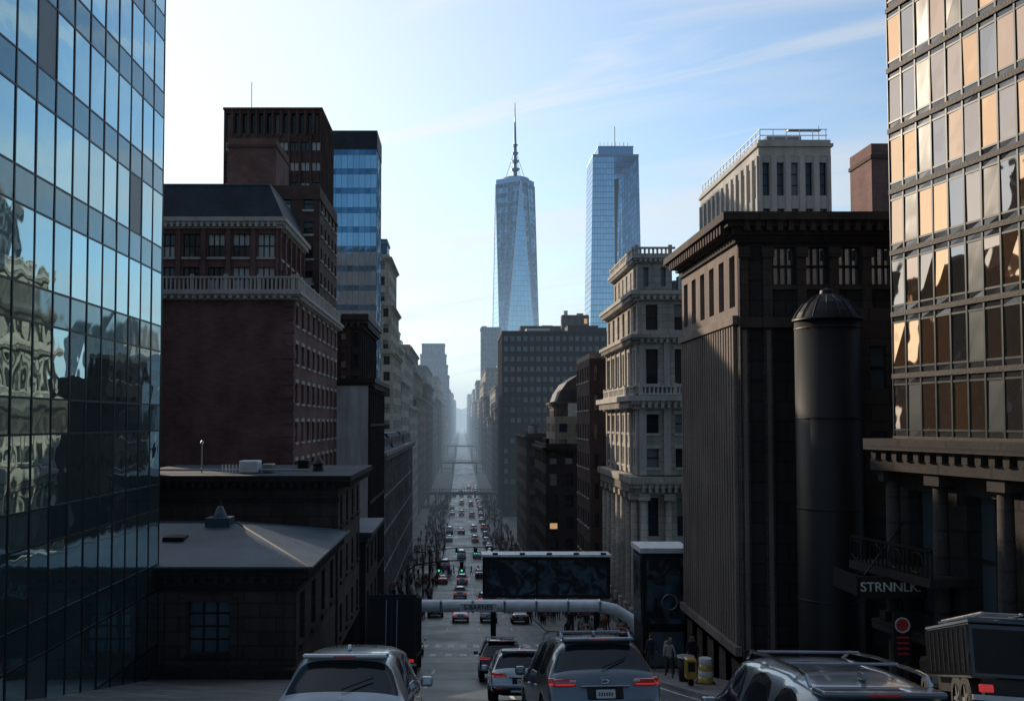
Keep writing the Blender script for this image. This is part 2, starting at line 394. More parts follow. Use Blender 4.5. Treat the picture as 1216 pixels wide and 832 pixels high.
b.lbox(O,U_F,6.9,7.2,-10.1,-7.6,-.01,.12,'stone_brown'); b.lbox(O,U_F,9.1,9.4,-10.1,-7.6,-.01,.12,'stone_brown')
b.box(x0-.1,x1+.1,y0-.1,y1,-7.6+.3,-7.1,'stone_dark')
shell(b,x0,x1,y0,y1,-14,-10.4,'stone_brown','FR',roof=None)
b.box(x0,x1+.25,y0-.7,y0+.3,-10.85,-10.45,'stone_dark'); b.box(x0,x1+.2,y0-.5,y0+.2,-11.1,-10.852,'trim_dark')
for xx in (-13.2,-7.6): b.box(xx,xx+.45,y0-.09,y0+.1,-10.4,-7.32,'stone_brown')
cornice(b,x0,x1,y0,y1,-6.95,.75,.6,'stone_dark',.5,'FR')
e=.75; zc=-6.18; zr=-5.05
A,B_,C,D=(x0-e,y0-e,zc),(x1+e,y0-e,zc),(x1+e,y1,zc),(x0-e,y1,zc)
r1=(-15,46.5,zr); r2=(-11.2,46.5,zr)
for p in ((A,B_,r2,r1),(B_,C,r2),(C,D,r1,r2),(D,A,r1)): b.face(p,'roof_lead')
for p,q in ((B_,r2),(C,r2),(r1,r2),(A,r1)): b.tube([p,q],.07,'roof_lead',6)
b.tube([A,B_],.06,'roof_lead',6); b.tube([B_,C],.06,'roof_lead',6)
b.box(-12.6,-11.4,45.7,46.8,-5.35,-4.75,'roof_lead'); b.cyl(-12,46.3,-4.75,-4.2,.38,.12,'roof_lead',8); b.cyl(-12,46.3,-4.2,-3.9,.06,.03,'metal_dark',6)
b.rbox(-13.9,-12.9,43.2,44.2,-5.95,-5.35,.08,'metal_dark')
b.add('stone_pavilion_building')
b=MB()
x0,x1,y0,y1=-19,-7.0,52.8,64
facade(b,V(x1,y0),U_R,y1-y0,-13,-3.6,4,3,.36,.55,.3,'stone_brown','win_near',sill='stone_dark',my=1)
quad(b,V(x0,y0),U_F,0,x1-x0,-14,-3.6,0,'stone_brown'); shell(b,x0,x1,y0,y1,-16,-3.6,'stone_brown','LB',roof=None)
b.box(x0,x1+.06,y0-.08,y0+.05,-4.6,-4.35,'stone_dark')
cornice(b,x0,x1,y0,y1,-3.8,.75,.8,'stone_dark',.45,'FR')
b.face([(x0-.8,y0-.8,-3.04),(x1+.8,y0-.8,-3.04),(x1+.8,y1+.8,-3.04),(x0-.8,y1+.8,-3.04)],'roof_membrane')
b.rbox(-13,-11.9,54.2,55.4,-3.03,-2.3,.08,'white_paint_metal'); b.rbox(-11.7,-11.1,54.6,55.4,-3.03,-2.5,.05,'steel')
for i in range(5): b.tube([(-13.9+i*.2,54,-3.03),(-13.9+i*.2,54,-2.5)],.03,'white_paint_metal',5)
b.tube([(-15.1,54,-3),(-15.1,54,-1.3)],.04,'steel'); b.cyl(-15.1,54,-1.3,-1.1,.12,.05,'steel',8)
b.cyl(-8.8,57,-3.03,-2.6,.35,.3,'metal_dark'); b.cyl(-8.8,57,-2.6,-2.1,.4,.02,'metal_dark')
b.tube([(-18,54.5,-2.85),(-9,54.5,-2.85)],.07,'steel',6); b.rbox(-10.6,-9.9,60,61,-3.03,-2.5,.05,'metal_dark')
b.add('brown_stone_building')
b=MB()
x0,x1,y0,y1=-17,-6.6,64.2,73
facade(b,V(x1,y0),U_R,y1-y0,-17.5,-8.2,3,3,.4,.6,.3,'stone_dark','win_near',my=1)
shell(b,x0,x1,y0,y1,-18,-8.2,'stone_dark','FLB',roof=None); cornice(b,x0,x1,y0,y1,-8.3,.7,.5,'roof_lead',0)
b.add('dark_stone_rowhouse')
b=MB()
x0,x1,y0,y1=-31,-14,77,104
quad(b,V(x0,y0),U_F,0,17,-25,10.6,0,'brick_red')
facade(b,V(x1,y0),U_R,27,-12.4,10.6,9,7,.42,.52,.28,'brick_red','win_pale',sill='trim_light',lint='trim_light',my=1)
facade(b,V(x1,y0),U_R,27,-25,-12.4,6,2,.6,.7,.4,'stone_grey','win',mx=1,my=1)
shell(b,x0,x1,y0,y1,-25,10.6,'brick_red','LB',roof='roof_membrane',par=0)
b.box(x0-.1,x1+.2,y0-.15,y1+.1,-12.6,-12.25,'brick_brown')
cornice(b,x0,x1,y0,y1,10.1,.7,.7,'trim_light',.6,'FR')
balus(b,V(x0,y0-.3),U_F,x1-x0+.3,10.8,1.25,'trim_light'); balus(b,V(x1+.3,y0),U_R,y1-y0,10.8,1.25,'trim_light')
for i in range(20): 
    z=-11+i*1.08; b.box(x1-.9 if i%2 else x1-.6,x1+.07,y0-.07,y0+(.9 if i%2 else .6),z,z+.7,'brick_red')
x2=-15.6
facade(b,V(-30.5,78.5),U_F,14.9,10.7,16.4,7,2,.66,.7,.3,'brick_red','win_pale',mx=2,my=1,pil=.4,pilm='brick_red',sill='trim_light')
facade(b,V(x2,78.5),U_R,12,10.7,16.4,5,2,.64,.7,.3,'brick_red','win_pale',mx=1,my=1,pil=.5,pilm='brick_red',sill='trim_light')
shell(b,-30.5,x2,78.5,90.5,10.7,16.4,'brick_red','LB',roof=None)
cornice(b,-30.5,x2,78.5,90.5,16.4,.9,.7,'trim_light',.5,'FR')
P0=[(-31,78,17.3),(-15.1,78,17.3),(-15.1,91,17.3),(-31,91,17.3)]; P1=[(-31,79.4,20.4),(-16.6,79.4,20.4),(-16.6,90,20.4),(-31,90,20.4)]
for i in range(4):
    j=(i+1)%4; b.face([P0[i],P0[j],P1[j],P1[i]],'slate')
b.face(P1,'roof_membrane'); b.tube([P1[0],P1[1],P1[2]],.12,'roof_lead',6)
facade(b,V(-21,92),U_F,6.8,10.7,23,3,5,.4,.5,.25,'brick_brown','win_pale',my=1,sill='trim_light')
facade(b,V(-14.2,92),U_R,13,10.7,23,5,5,.42,.5,.25,'brick_brown','win_pale',my=1,sill='trim_light')
shell(b,-21,-14.2,92,105,10.7,23,'brick_brown','LB'); b.box(-21.1,-14.1,91.9,105.1,22.2,22.5,'brick_brown')
shell(b,-24.5,-19.4,96,103,17,29,'brick_red'); b.box(-24.6,-19.3,95.9,103.1,28.6,28.9,'brick_brown')
b.add('brick_hotel_building')
b=MB()
x0,x1,y0,y1=-28.5,-16.8,110,119
facade(b,V(x0,y0),U_F,x1-x0,-5,34.2,9,16,.74,.42,.2,'brick_brown','win_pale',pil=.24,pilm='brick_brown',mx=1)
facade(b,V(x1,y0),U_R,9,-5,34.2,6,16,.74,.42,.2,'brick_brown','win_pale',pil=.24,pilm='brick_brown')
facade(b,V(x0,y0),U_F,x1-x0,34.2,37.3,12,1,.5,.8,.5,'brick_brown','win',pil=.2)
facade(b,V(x1,y0),U_R,9,34.2,37.3,8,1,.5,.8,.5,'brick_brown','win',pil=.2)
shell(b,x0,x1,y0,y1,-5,37.3,'brick_brown','LB',par=.3); b.box(x0-.12,x1+.12,y0-.28,y1+.2,37.35,37.6,'brick_brown')
b.tube([(-25.7,112,37),(-25.7,112,41.5)],.05,'steel',6)
b.add('brown_office_tower')
b=MB()
rows=[(1.0,0),(2.4,1)]*17
zt=curtain(b,V(-25,160),U_F,10.2,-8,rows,1.0,'tower_glass','tower_glass_dark','tower_frame',.04,.012,.06)
curtain(b,V(-14.8,160),U_R,9,-8,rows,1.0,'tower_glass_dark','tower_glass_dark','tower_frame',.04,.012,.06)
shell(b,-25,-14.8,160,169,-30,zt,'mullion','LB'); b.box(-25.1,-14.7,159.9,169.1,zt-2.4,zt+.9,'slate')
b.add('blue_glass_tower')
b=MB()
x0,x1,y0,y1=-21,-14,130,150
facade(b,V(x0,y0),U_F,7,4,13,4,3,.42,.62,.4,'stone_dark','win',my=1,sill='stone_dark',pil=.4)
facade(b,V(x1,y0),U_R,20,4,13,8,3,.42,.62,.4,'stone_dark','win',my=1,pil=.4)
facade(b,V(x0,y0),U_F,7,-28,4,4,8,.42,.62,.4,'stone_dark','win',my=1); facade(b,V(x1,y0),U_R,20,-28,4,8,8,.42,.62,.4,'stone_dark','win',my=1)
shell(b,x0,x1,y0,y1,-28,13,'stone_dark','LB'); cornice(b,x0,x1,y0,y1,13,2,1.0,'trim_dark',.8,'FR'); cornice(b,x0,x1,y0,y1,3.6,.7,.5,'trim_dark')
b.add('dark_ornate_building')
b=MB()
x0,x1,y0,y1=-16,-10.6,105.3,125
quad(b,V(x0,y0),U_F,0,x1-x0,-13,4,0,'stucco_white'); quad(b,V(x0,y0),U_F,0,x1-x0,-27,-13,0,'brick_dark')
facade(b,V(x1,y0),U_R,y1-y0,-27,4,8,7,.45,.6,.3,'stone_dark','win',my=1,pil=.4,band=2)
shell(b,x0,x1,y0,y1,-27,4,'stucco_white','LB'); cornice(b,x0,x1-.1,y0+.5,y1,3.6,1.3,.9,'trim_dark',.7,'R')
b.add('white_wall_building')
b=MB()
x0,x1,y0,y1=-18,-11,127,205
facade(b,V(x0,y0),U_F,7,-31,-5.5,4,5,.45,.6,.3,'stone_grey','win',my=1,pil=.35,band=1)
facade(b,V(x1,y0),U_R,78,-31,-5.5,26,5,.5,.6,.3,'stone_grey','win',my=1,pil=.35,band=1)
shell(b,x0,x1,y0,y1,-31,-5.5,'stone_grey','LB'); cornice(b,x0,x1,y0,y1,-5.5,1.2,.9,'stone_grey',.8,'FR')
for ya,yb in ((0,20),(24,50),(54,78)):
    P0=[(x0,y0+ya,-4.3),(x1,y0+ya,-4.3),(x1,y0+yb,-4.3),(x0,y0+yb,-4.3)]; P1=[(x0,y0+ya+1.2,-2),(x1-1.2,y0+ya+1.2,-2),(x1-1.2,y0+yb-1,-2),(x0,y0+yb-1,-2)]
    for i in range(4): b.face([P0[i],P0[(i+1)%4],P1[(i+1)%4],P1[i]],'slate')
    b.face(P1,'roof_lead')
    for q in range(int((yb-ya)/4)): b.box(x1-1.3,x1-.2,y0+ya+2+q*4,y0+ya+3.2+q*4,-4.2,-2.6,'stone_grey')
b.add('grey_classical_building')
def tower(name,x0,x1,y0,y1,z1,mat,glass='win',side='R',fl=3.4,cwid=2.6,z0=-32,ww=.48,wh=.55,steps=0,top='membrane',cor=True,my=0,tank=False,pil=None):
    b=MB()
    def blk(x0,x1,y0,y1,z0,z1):
        rows=max(1,round((z1-z0)/fl)); cf=max(1,round((x1-x0)/cwid)); cs=max(1,round((y1-y0)/cwid))
        facade(b,V(x0,y0),U_F,x1-x0,z0,z1,cf,rows,ww,wh,.3,mat,glass,my=my,pil=pil)
        if side=='R': facade(b,V(x1,y0),U_R,y1-y0,z0,z1,cs,rows,ww,wh,.3,mat,glass,my=my,pil=pil)
        else: facade(b,V(x0,y1),U_L,y1-y0,z0,z1,cs,rows,ww,wh,.3,mat,glass,my=my,pil=pil)
        shell(b,x0,x1,y0,y1,z0,z1,mat,'LB' if side=='R' else 'RB')
        if cor: cornice(b,x0,x1,y0,y1,z1-.8,.8,.6,mat,0)
    h=z1-z0
    if steps:
        zc=z0; zz=[z1-h*.30*(k)/steps for k in range(steps,0,-1)]+[z1]
        for k,zt in enumerate(zz):
            i=k*min(1.6,(x1-x0)*.09)
            blk(x0+i,x1-i,y0+i,y1-i,zc,zt); zc=zt
        i=k*min(1.6,(x1-x0)*.09); x0+=i;x1-=i;y0+=i;y1-=i
    else: blk(x0,x1,y0,y1,z0,z1)
    rooftop(b,x0,x1,y0,y1,z1,2)
    if tank: water_tank(b,(x0+x1)/2,(y0+y1)/2,z1,min(2.2,(x1-x0)*.2),3)
    return b.add(name)
# city block behind the left glass tower (seen in the reflections opposite)
tower('brick_loft_building',-58,-34,42,56,15,'brick_orange','win_pale',side='R',my=1)
tower('brick_loft_building',-62,-36,57,66,22,'brick_brown','win_pale',side='R',steps=1,tank=True)
tower('brick_loft_building',-60,-35,67,76,13,'brick_dark','win',side='R')
tower('stone_office_building',-88,-64,48,74,31,'stone_grey','win',side='R',steps=2)
tower('limestone_apartment_tower',-19.5,-14,190,214,34,'stone_cream',side='R',steps=2,my=1)
bb=MB(); bb.box(-19,-15.5,192,198,34,38,'tower_glass_dark'); bb.box(-19.2,-15.3,191.8,198.2,37,37.5,'tower_frame'); o=bb.add('roof_penthouse'); o.parent=bpy.data.objects['limestone_apartment_tower']
LR=[('stone_cream',216,246,-14,27,2),('stone_cream',250,300,-14,19,1),('stone_tan',305,370,-14,25,2),('brick_brown',375,450,-14,15,0),('stone_grey',455,540,-14,27,2),('brick_brown',545,650,-14,13,0),('stone_cream',660,800,-14,32,2),('stone_grey',810,950,-14,20,1)]
for mt,y0,y1,x,z,st in LR:
    tower('apartment_building',x-R.uniform(16,26),x,y0,y1,z,mt,steps=st,tank=R.random()<.5,fl=3.6,cwid=3.4)
tower('skyscraper',-48,-13.6,1000,1040,84,'concrete_blue',steps=3,fl=5,cwid=4)
tower('office_tower',-55,-34,420,450,40,'concrete_blue',fl=4,cwid=3.5)
tower('office_tower',-75,-42,620,660,62,'stone_grey',fl=5,cwid=4,steps=1)
for i,(y0,y1,z) in enumerate([(1100,1250,38),(1270,1450,22),(1480,1700,45),(1750,2050,30),(2100,2500,48)]):
    tower('apartment_building',-60,-14,y0,y1,z,'concrete_blue',fl=6,cwid=8)
    tower('apartment_building',14,60,y0,y1,z*R.uniform(.6,1.3),'stone_grey',side='L',fl=6,cwid=8)
# ------------------------------------------------------------------ RIGHT
uA=Vector((.2,-1,0)).normalized(); OA=V(14,30)
b=MB()
rows=[(.28,0),(1.45,1),(.27,0)]*10
zt=curtain(b,OA,uA,20,-.55,rows,.66,'curtain_gold','curtain_gold_span','mullion',.03,.012,.06)
for k in range(0,11): b.lbox(OA,uA,0,20,-.55+k*2.0-.08,-.55+k*2.0+.08,-.02,.06,'trim_dark')
nA=uA.cross(Z)
P=[OA,OA+uA*20,OA+uA*20-nA*18,OA-nA*18]
for i in ((3,0),(1,2),(2,3)):
    p,q=P[i[0]],P[i[1]]; b.face([(p.x,p.y,-12),(q.x,q.y,-12),(q.x,q.y,zt+.5),(p.x,p.y,zt+.5)],'stone_dark')
b.face([(p.x,p.y,zt+.5) for p in P],'roof_membrane')
facade(b,OA,uA,20,-6.2,-1.5,8,1,.5,.8,.5,'stone_dark','win_near',mx=1,my=1,zo=.3)
facade(b,OA,uA,20,-12,-6.2,8,1,.6,.7,.6,'stone_dark','win_near',mx=1,my=1,zo=.6)
for i in range(9):
    a=i*2.5; 
    for z0_,z1_ in ((-6.0,-1.9),(-11.6,-6.6)):
        p=OA+uA*min(19.7,max(.35,a))+nA*.35; b.cyl(p.x,p.y,z0_,z1_,.24,.2,'stone_dark',12)
        b.lbox(OA,uA,max(.05,a-.32),a+.32,z1_,z1_+.3,.0,.65,'stone_dark'); b.lbox(OA,uA,max(.05,a-.32),a+.32,z0_-.35,z0_,.0,.68,'stone_dark')
for z,h,p in ((-1.55,.35,.75),(-1.2,.3,.5),(-.9,.35,1.0),(-6.6,.3,.8)): b.lbox(OA,uA,-.2,20,z+.003,z+h,-.05,p,'stone_dark')
for i in range(40): b.lbox(OA,uA,i*.5,i*.5+.22,-1.2,-.92,.4,.85,'stone_dark')
b.lbox(OA,uA,-.6,3.2,-4.75,-4.5,0,1.3,'trim_dark')
b.lbox(OA,uA,-.6,3.2,-3.75,-3.68,1.2,1.28,'metal_dark')
for i in range(20): b.lbox(OA,uA,-.6+i*.2,-.57+i*.2,-4.5,-3.75,1.22,1.25,'metal_dark')
for i in range(4):
    p0=OA+uA*(i*.95-.3)+nA*1.24; b.tube([(p0.x+math.cos(t)*.3*uA.x,p0.y+math.cos(t)*.3*uA.y,-4.12+math.sin(t)*.3) for t in [k*math.pi/6 for k in range(13)]],.02,'metal_dark',4)
b.add('bronze_glass_office_building')
b=MB()
x0,x1,y0,y1=11,21,36.7,46
O=V(x0,y1)
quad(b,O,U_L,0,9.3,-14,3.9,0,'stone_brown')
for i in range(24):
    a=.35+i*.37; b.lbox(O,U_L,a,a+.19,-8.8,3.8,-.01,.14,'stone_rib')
facade(b,O,U_L,9.3,4.2,7.1,6,1,.5,.72,.3,'stone_rib','win_near',mx=1,my=1)
b.lbox(O,U_L,0,9.3,3.85,4.2,-.02,.22,'stone_rib')
facade(b,O,U_L,9.3,-12,-9.2,5,1,.55,.75,.35,'stone_dark','win_near')
b.lbox(O,U_L,0,9.3,-9.2,-8.85,-.02,.25,'stone_rib')
O=V(x0,y0)
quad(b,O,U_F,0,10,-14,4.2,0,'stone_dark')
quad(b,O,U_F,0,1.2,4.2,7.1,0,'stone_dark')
facade(b,O+V(1.2,0),U_F,5.2,4.2,7.1,4,1,.64,.52,.22,'stone_dark','win_bright',mx=2,my=1,fm='black',sill='stone_brown',zo=.88)
quad(b,O,U_F,6.4,10,4.2,7.1,0,'stone_dark')
for a in (.0,.95,2.3,3.6,4.9,6.2):
    b.lbox(O,U_F,a+.02,a+.38,-9,6.9,-.01,.16,'stone_brown'); b.lbox(O,U_F,a-.04,a+.44,6.5,6.9,.1,.26,'stone_brown'); b.lbox(O,U_F,a+.12,a+.28,-9,3.6,.1,.2,'stone_rib')
b.lbox(O,U_F,0,10,3.7,4.1,-.02,.28,'stone_brown'); b.lbox(O,U_F,0,10,-9.3,-8.9,-.02,.3,'stone_dark')
facade(b,O+V(0,-.02),U_F,2.2,-12.5,-9.4,2,1,.6,.8,.3,'stone_dark','win_near')
shell(b,x0,x1,y0,y1,-14,7.1,'stone_dark','RB',roof=None)
b.box(x0-.12,x1,y0-.12,y1+.1,7.1,7.4,'stone_dark')
cornice(b,x0,x1,y0,y1,7.4,.8,.75,'stone_brown',.42,'FL')
b.face([(x0-.7,y0-.7,8.21),(x1,y0-.7,8.21),(x1,y1+.7,8.21),(x0-.7,y1+.7,8.21)],'roof_membrane')
b.tube([(14.2,38,8.6),(17.4,38,8.6)],.04,'white_paint_metal',6)
for i in range(9): b.tube([(14.2+i*.4,38,8.2),(14.2+i*.4,38,8.6)],.025,'white_paint_metal',5)
b.rbox(15.8,16.6,38.6,39.4,8.2,8.7,.05,'steel')
b.add('dark_classical_building')
b=MB()
cx,cy,r=13.15,33.2,1.12; q0=3.6
b.cyl(cx,cy,-11,q0+.05,r,r,'metal_dark',40)
for z in np.arange(-9.5,3.4,3.2): b.cyl(cx,cy,z,z+.06,r+.02,r+.02,'metal_dark',40)
pr=[(r+.05,q0+.05),(r*.93,q0+.3),(r*.72,q0+.62),(r*.45,q0+.85),(r*.22,q0+.98),(r*.2,q0+1.1),(.02,q0+1.2)]
b.cyl(cx,cy,q0,q0+.08,r+.08,r+.08,'metal_dark',40)
for (ra,za),(rb,zb) in zip(pr[:-1],pr[1:]): b.cyl(cx,cy,za,zb,ra,rb,'metal_dark',40,cap=False)
for i in range(16):
    t=i*math.pi/8; b.tube([(cx+math.cos(t)*q*1.01,cy+math.sin(t)*q*1.01,z+.02) for q,z in pr[:4]],.02,'slate',4)
b.add('cylindrical_storage_tank')
b=MB()
facade(b,V(14.35,33.5),U_F,3,-12,3.5,2,5,.4,.5,.25,'stone_brown','win_near',my=1)
facade(b,V(14.35,36.6),U_L,3.1,-12,3.5,1,5,.4,.5,.25,'stone_brown','win_near',my=1)
shell(b,14.35,17.35,33.5,36.6,-12,3.5,'stone_brown','RB'); b.add('stone_annex_building')
b=MB()
x0,x1,y0,y1=14.5,19.2,76,92
def flo(z0,z1,i,cf,cs,rows,wh=.55,ww=.42,mat='stone_cream',**k):
    facade(b,V(x0+i,y0+i),U_F,x1-x0-2*i,z0,z1,cf,rows,ww,wh,.35,mat,'win',fm='trim_dark',**k)
    facade(b,V(x0+i,y1-i),U_L,y1-y0-2*i,z0,z1,cs,rows,ww,wh,.35,mat,'win',fm='trim_dark',**k)
    shell(b,x0+i,x1-i,y0+i,y1-i,z0,z1,mat,'RB',roof=None)
flo(-19,-15.6,0,2,6,1,.7,.6,mat='stone_grey'); flo(-15.6,-5.2,0,2,6,2,.6,.36,mat='stone_cream',my=1)
flo(-4.4,1.2,0,2,6,2,my=1,sill='trim_light',lint='trim_light'); flo(2.2,6.8,0,2,6,1,.62,my=1,sill='trim_light',lint='trim_light'); flo(6.8,10.3,.0,2,6,1,.6,my=1)
flo(1.2,2.2,0,2,6,1,.1,.1)
for (O,u,W,n) in ((V(x0,y0),U_F,x1-x0,3),(V(x0,y1),U_L,y1-y0,7)):
    for k in range(n):
        a=.35+(W-.7)*k/(n-1); p=O+u*a+u.cross(Z)*.3
        b.cyl(p.x,p.y,-15.2,-6.4,.34,.28,'stone_cream',12); b.lbox(O,u,a-.42,a+.42,-6.4,-5.9,0,.72,'stone_cream'); b.lbox(O,u,a-.45,a+.45,-15.9,-15.2,0,.75,'stone_cream')
        b.lbox(O,u,max(0,a-.28),min(W,a+.28),-4.4,1.0,-.01,.17,'trim_light'); b.lbox(O,u,max(0,a-.22),min(W,a+.22),2.3,6.4,-.01,.15,'trim_light')
cornice(b,x0,x1,y0,y1,-5.9,1.4,.9,'stone_cream',.5,'FL'); cornice(b,x0,x1,y0,y1,1.0,1.1,1.0,'trim_light',.5,'FL'); cornice(b,x0,x1,y0,y1,6.4,.7,.7,'stone_cream',.5,'FL')
cornice(b,x0,x1,y0,y1,9.9,.8,.7,'trim_light',.5,'FL')
b.face([(x0-.7,y0-.7,10.71),(x1+.7,y0-.7,10.71),(x1+.7,y1+.7,10.71),(x0-.7,y1+.7,10.71)],'roof_membrane')
balus(b,V(x0,y0-.3),U_F,x1-x0,2.15,.8,'trim_light'); balus(b,V(x0-.3,y1),U_L,y1-y0,2.15,.8,'trim_light')
x0,x1,y0,y1=14.7,17.6,77,89
flo(10.7,13.4,0,2,6,1,.6,.3,mat='stone_cream'); cornice(b,x0,x1,y0,y1,13.2,.6,.5,'trim_light',.4,'FL')
b.face([(x0-.5,y0-.5,13.81),(x1+.5,y0-.5,13.81),(x1+.5,y1+.5,13.81),(x0-.5,y1+.5,13.81)],'roof_membrane')
balus(b,V(x0-.3,y0-.3),U_F,x1-x0+.5,13.8,.7,'trim_light'); balus(b,V(x0-.3,y1),U_L,y1-y0,13.8,.7,'trim_light')
b.box(17.9,19,78,88,10.7,11.9,'stone_cream'); b.rbox(18.2,18.8,77.5,78.2,10.71,12.2,.05,'steel')
b.add('ornate_beaux_arts_building')
b=MB()
x0,x1,y0,y1=29.2,36.2,90,112
facade(b,V(x0,y0),U_F,7,-15,26,5,9,.5,.72,.4,'trim_light','win',my=2,mx=0,pil=.5,pilm='trim_light')
facade(b,V(x0,y1),U_L,22,-15,26,12,9,.5,.72,.4,'trim_light','win',my=2,pil=.6,pilm='trim_light')
shell(b,x0,x1,y0,y1,-15,27,'stone_cream','RB'); 
b.box(x0-.05,x1+.05,y0-.05,y1+.05,26,27.6,'trim_light'); b.box(x0-.25,x1+.25,y0-.25,y1+.25,26.9,27.2,'trim_light')
b.box(31,34.5,93,100,27.5,28.9,'concrete')
for zz in (28.1,28.7):
    b.tube([(x0+.2,y0+.2,zz),(x0+.2,y1-.2,zz)],.05,'white_paint_metal',5); b.tube([(x0+.2,y0+.2,zz),(x1-.2,y0+.2,zz)],.05,'white_paint_metal',5)
for i in range(18): b.tube([(x0+.2,y0+.2+i*1.27,27.6),(x0+.2,y0+.2+i*1.27,28.7)],.04,'white_paint_metal',4)
for i in range(6): b.tube([(x0+.2+i*1.3,y0+.2,27.6),(x0+.2+i*1.3,y0+.2,28.7)],.04,'white_paint_metal',4)
b.tube([(35.5,91,27.6),(35.5,91,29.3)],.05,'steel'); b.box(32.5,35.8,91,91.6,28.9,29.0,'steel')
b.add('cream_office_building')
b=MB(); shell(b,32.2,40,72,76,-14,21.2,'brick_red'); b.box(32.1,40.1,71.9,76.1,20.6,20.9,'brick_brown'); b.add('brown_brick_tower')
b=MB()
facade(b,V(15.2,110),U_F,3.2,-24,7.5,2,9,.32,.5,.3,'brick_brown','win'); facade(b,V(15.2,122),U_L,12,-24,7.5,5,9,.4,.5,.3,'brick_brown','win',my=1,sill='trim_light')
shell(b,15.2,18.4,110,122,-24,7.5,'stone_tan','RB'); shell(b,18.45,24,112,122,-24,5,'brick_brown'); b.add('narrow_brick_building')
tower('dark_brick_building',13.6,21.2,150,172,-4.2,'brick_dark',side='L',my=1)
tower('tan_stone_building',15.4,21,153,168,.2,'stone_tan',side='L',z0=-5,cor=False)
tower('brown_brick_building',14,18.8,200,235,-3.2,'brick_brown',side='L',my=1)
b=MB()
facade(b,V(19.5,190),U_F,9,-28,3,5,9,.45,.55,.3,'brick_brown','win',my=1); facade(b,V(19.5,205),U_L,15,-28,3,6,9,.45,.55,.3,'brick_brown','win',my=1)
shell(b,19.5,28.5,190,205,-28,3,'brick_brown','RB',roof=None,par=0)
cornice(b,19.5,28.5,190,205,3,1,.8,'brick_brown')
pts=[(19.5,4),(20.2,6),(21.6,8),(24,9.6),(28.5,10.2)]
for (xa,za),(xb,zb) in zip(pts[:-1],pts[1:]): b.face([(xa,190,za),(xb,190,zb),(xb,205,zb),(xa,205,za)],'slate')
b.face([(x,190,z) for x,z in pts]+[(28.5,190,4)],'brick_brown')
for i in range(4): b.box(20.8+i*2,21.9+i*2,189.6,190.5,4.2,6.4,'brick_dark')
b.add('mansard_roof_building')
b=MB()
facade(b,V(13.4,300),U_F,38,-31,28.5,18,18,.62,.5,.35,'office_dark','win_night',mx=1,pil=.4,pilm='office_dark')
facade(b,V(13.4,335),U_L,35,-31,28.5,14,18,.62,.5,.35,'office_dark','win_night',mx=1,pil=.4,pilm='office_dark')
shell(b,13.4,51.4,300,335,-31,28.5,'office_dark','RB'); b.box(13,51.8,299.6,335.4,28.5,29.3,'office_dark'); rooftop(b,15,50,302,332,29,5,'brick_dark')
b.add('dark_office_building')
tower('brick_penthouse_block',22,46,345,370,35,'brick_brown',side='L',cor=False)
tower('brick_penthouse_block',37,47,340,344,38.5,'brick_brown',side='L',cor=False)
RRr=[('brick_brown',340,420,14,5,0),('stone_grey',425,520,14,16,1),('brick_brown',530,650,14,14,0),('stone_tan',660,800,14,38,2),('stone_grey',960,1080,14,42,1)]
for mt,y0,y1,x,z,st in RRr: tower('apartment_building',x,x+R.uniform(18,28),y0,y1,z,mt,side='L',steps=st,fl=3.6,cwid=3.4,tank=R.random()<.5)
tower('skyscraper',18,36,850,880,86,'concrete_blue',side='L',fl=4.5,cwid=3)
for i in range(26):
    x=R.choice([-1,1])*R.uniform(90,700); y=R.uniform(500,1600); w=R.uniform(30,60)
    if -60<x<150 and x>0: x+=180
    tower('office_tower',x-w/2,x+w/2,y,y+w,R.uniform(20,75),R.choice(['stone_grey','concrete_blue','brick_brown','stone_tan']),fl=7,cwid=7,side='L' if x>0 else 'R')
b=MB()
X0,X1,Y0,Y1,zt=82,119,600,630,180
xm=103
patch(b,(X0,Y0,-30),(xm-3,Y0,-30),(xm-3,Y0,zt-7),(X0+4,Y0,zt-7),8,52,'tower_glass','tower_frame',.04)
patch(b,(xm-3,Y0+.3,-30),(xm+3,Y0-3,-30),(xm+1,Y0-3,zt-22),(xm-1,Y0+.3,zt-22),3,48,'tower_glass_dark','tower_frame',.04)
patch(b,(xm+3,Y0-3,-30),(X1,Y0,-30),(X1-3,Y0,zt-7),(xm+1,Y0-3,zt-22),6,52,'tower_glass_dark','tower_frame',.04)
patch(b,(xm-3,Y0,zt-22),(xm+1,Y0-2.9,zt-22),(X1-3,Y0,zt-7),(xm-3,Y0,zt-7),5,4,'tower_glass_dark','tower_frame',.04)
patch(b,(X0,Y1,-30),(X0,Y0,-30),(X0+4,Y0,zt-7),(X0+4,Y1,zt-7),8,52,'tower_glass_dark','tower_frame',.04)
patch(b,(X1,Y0,-30),(X1,Y1,-30),(X1-3,Y1,zt-7),(X1-3,Y0,zt-7),8,52,'tower_glass','tower_frame',.04)
patch(b,(X1,Y1,-30),(X0,Y1,-30),(X0+4,Y1,zt-7),(X1-3,Y1,zt-7),8,52,'tower_glass','tower_frame',.04)
b.box(X0+3.9,X1-2.9,Y0-.1,Y1+.1,zt-7,zt-5.5,'tower_frame')
b.box(X0+8,X1-6,Y0+3,Y1-3,zt-5.5,zt,'tower_glass_dark'); b.box(X0+7.8,X1-5.8,Y0+2.8,Y1-2.8,zt,zt+.8,'tower_frame')
b.tube([(102,610,zt),(102,610,zt+16)],.35,'steel',6)
for i in range(8): b.box(X0+9+i*2.6,X0+9.4+i*2.6,Y0+3.5,Y0+4,zt+.8,zt+3.5,'steel')
b.add('glass_skyscraper')
b=MB()
cx,cy,s,zb,zt=79,1350,29.5,-31,346
rot=math.radians(12)
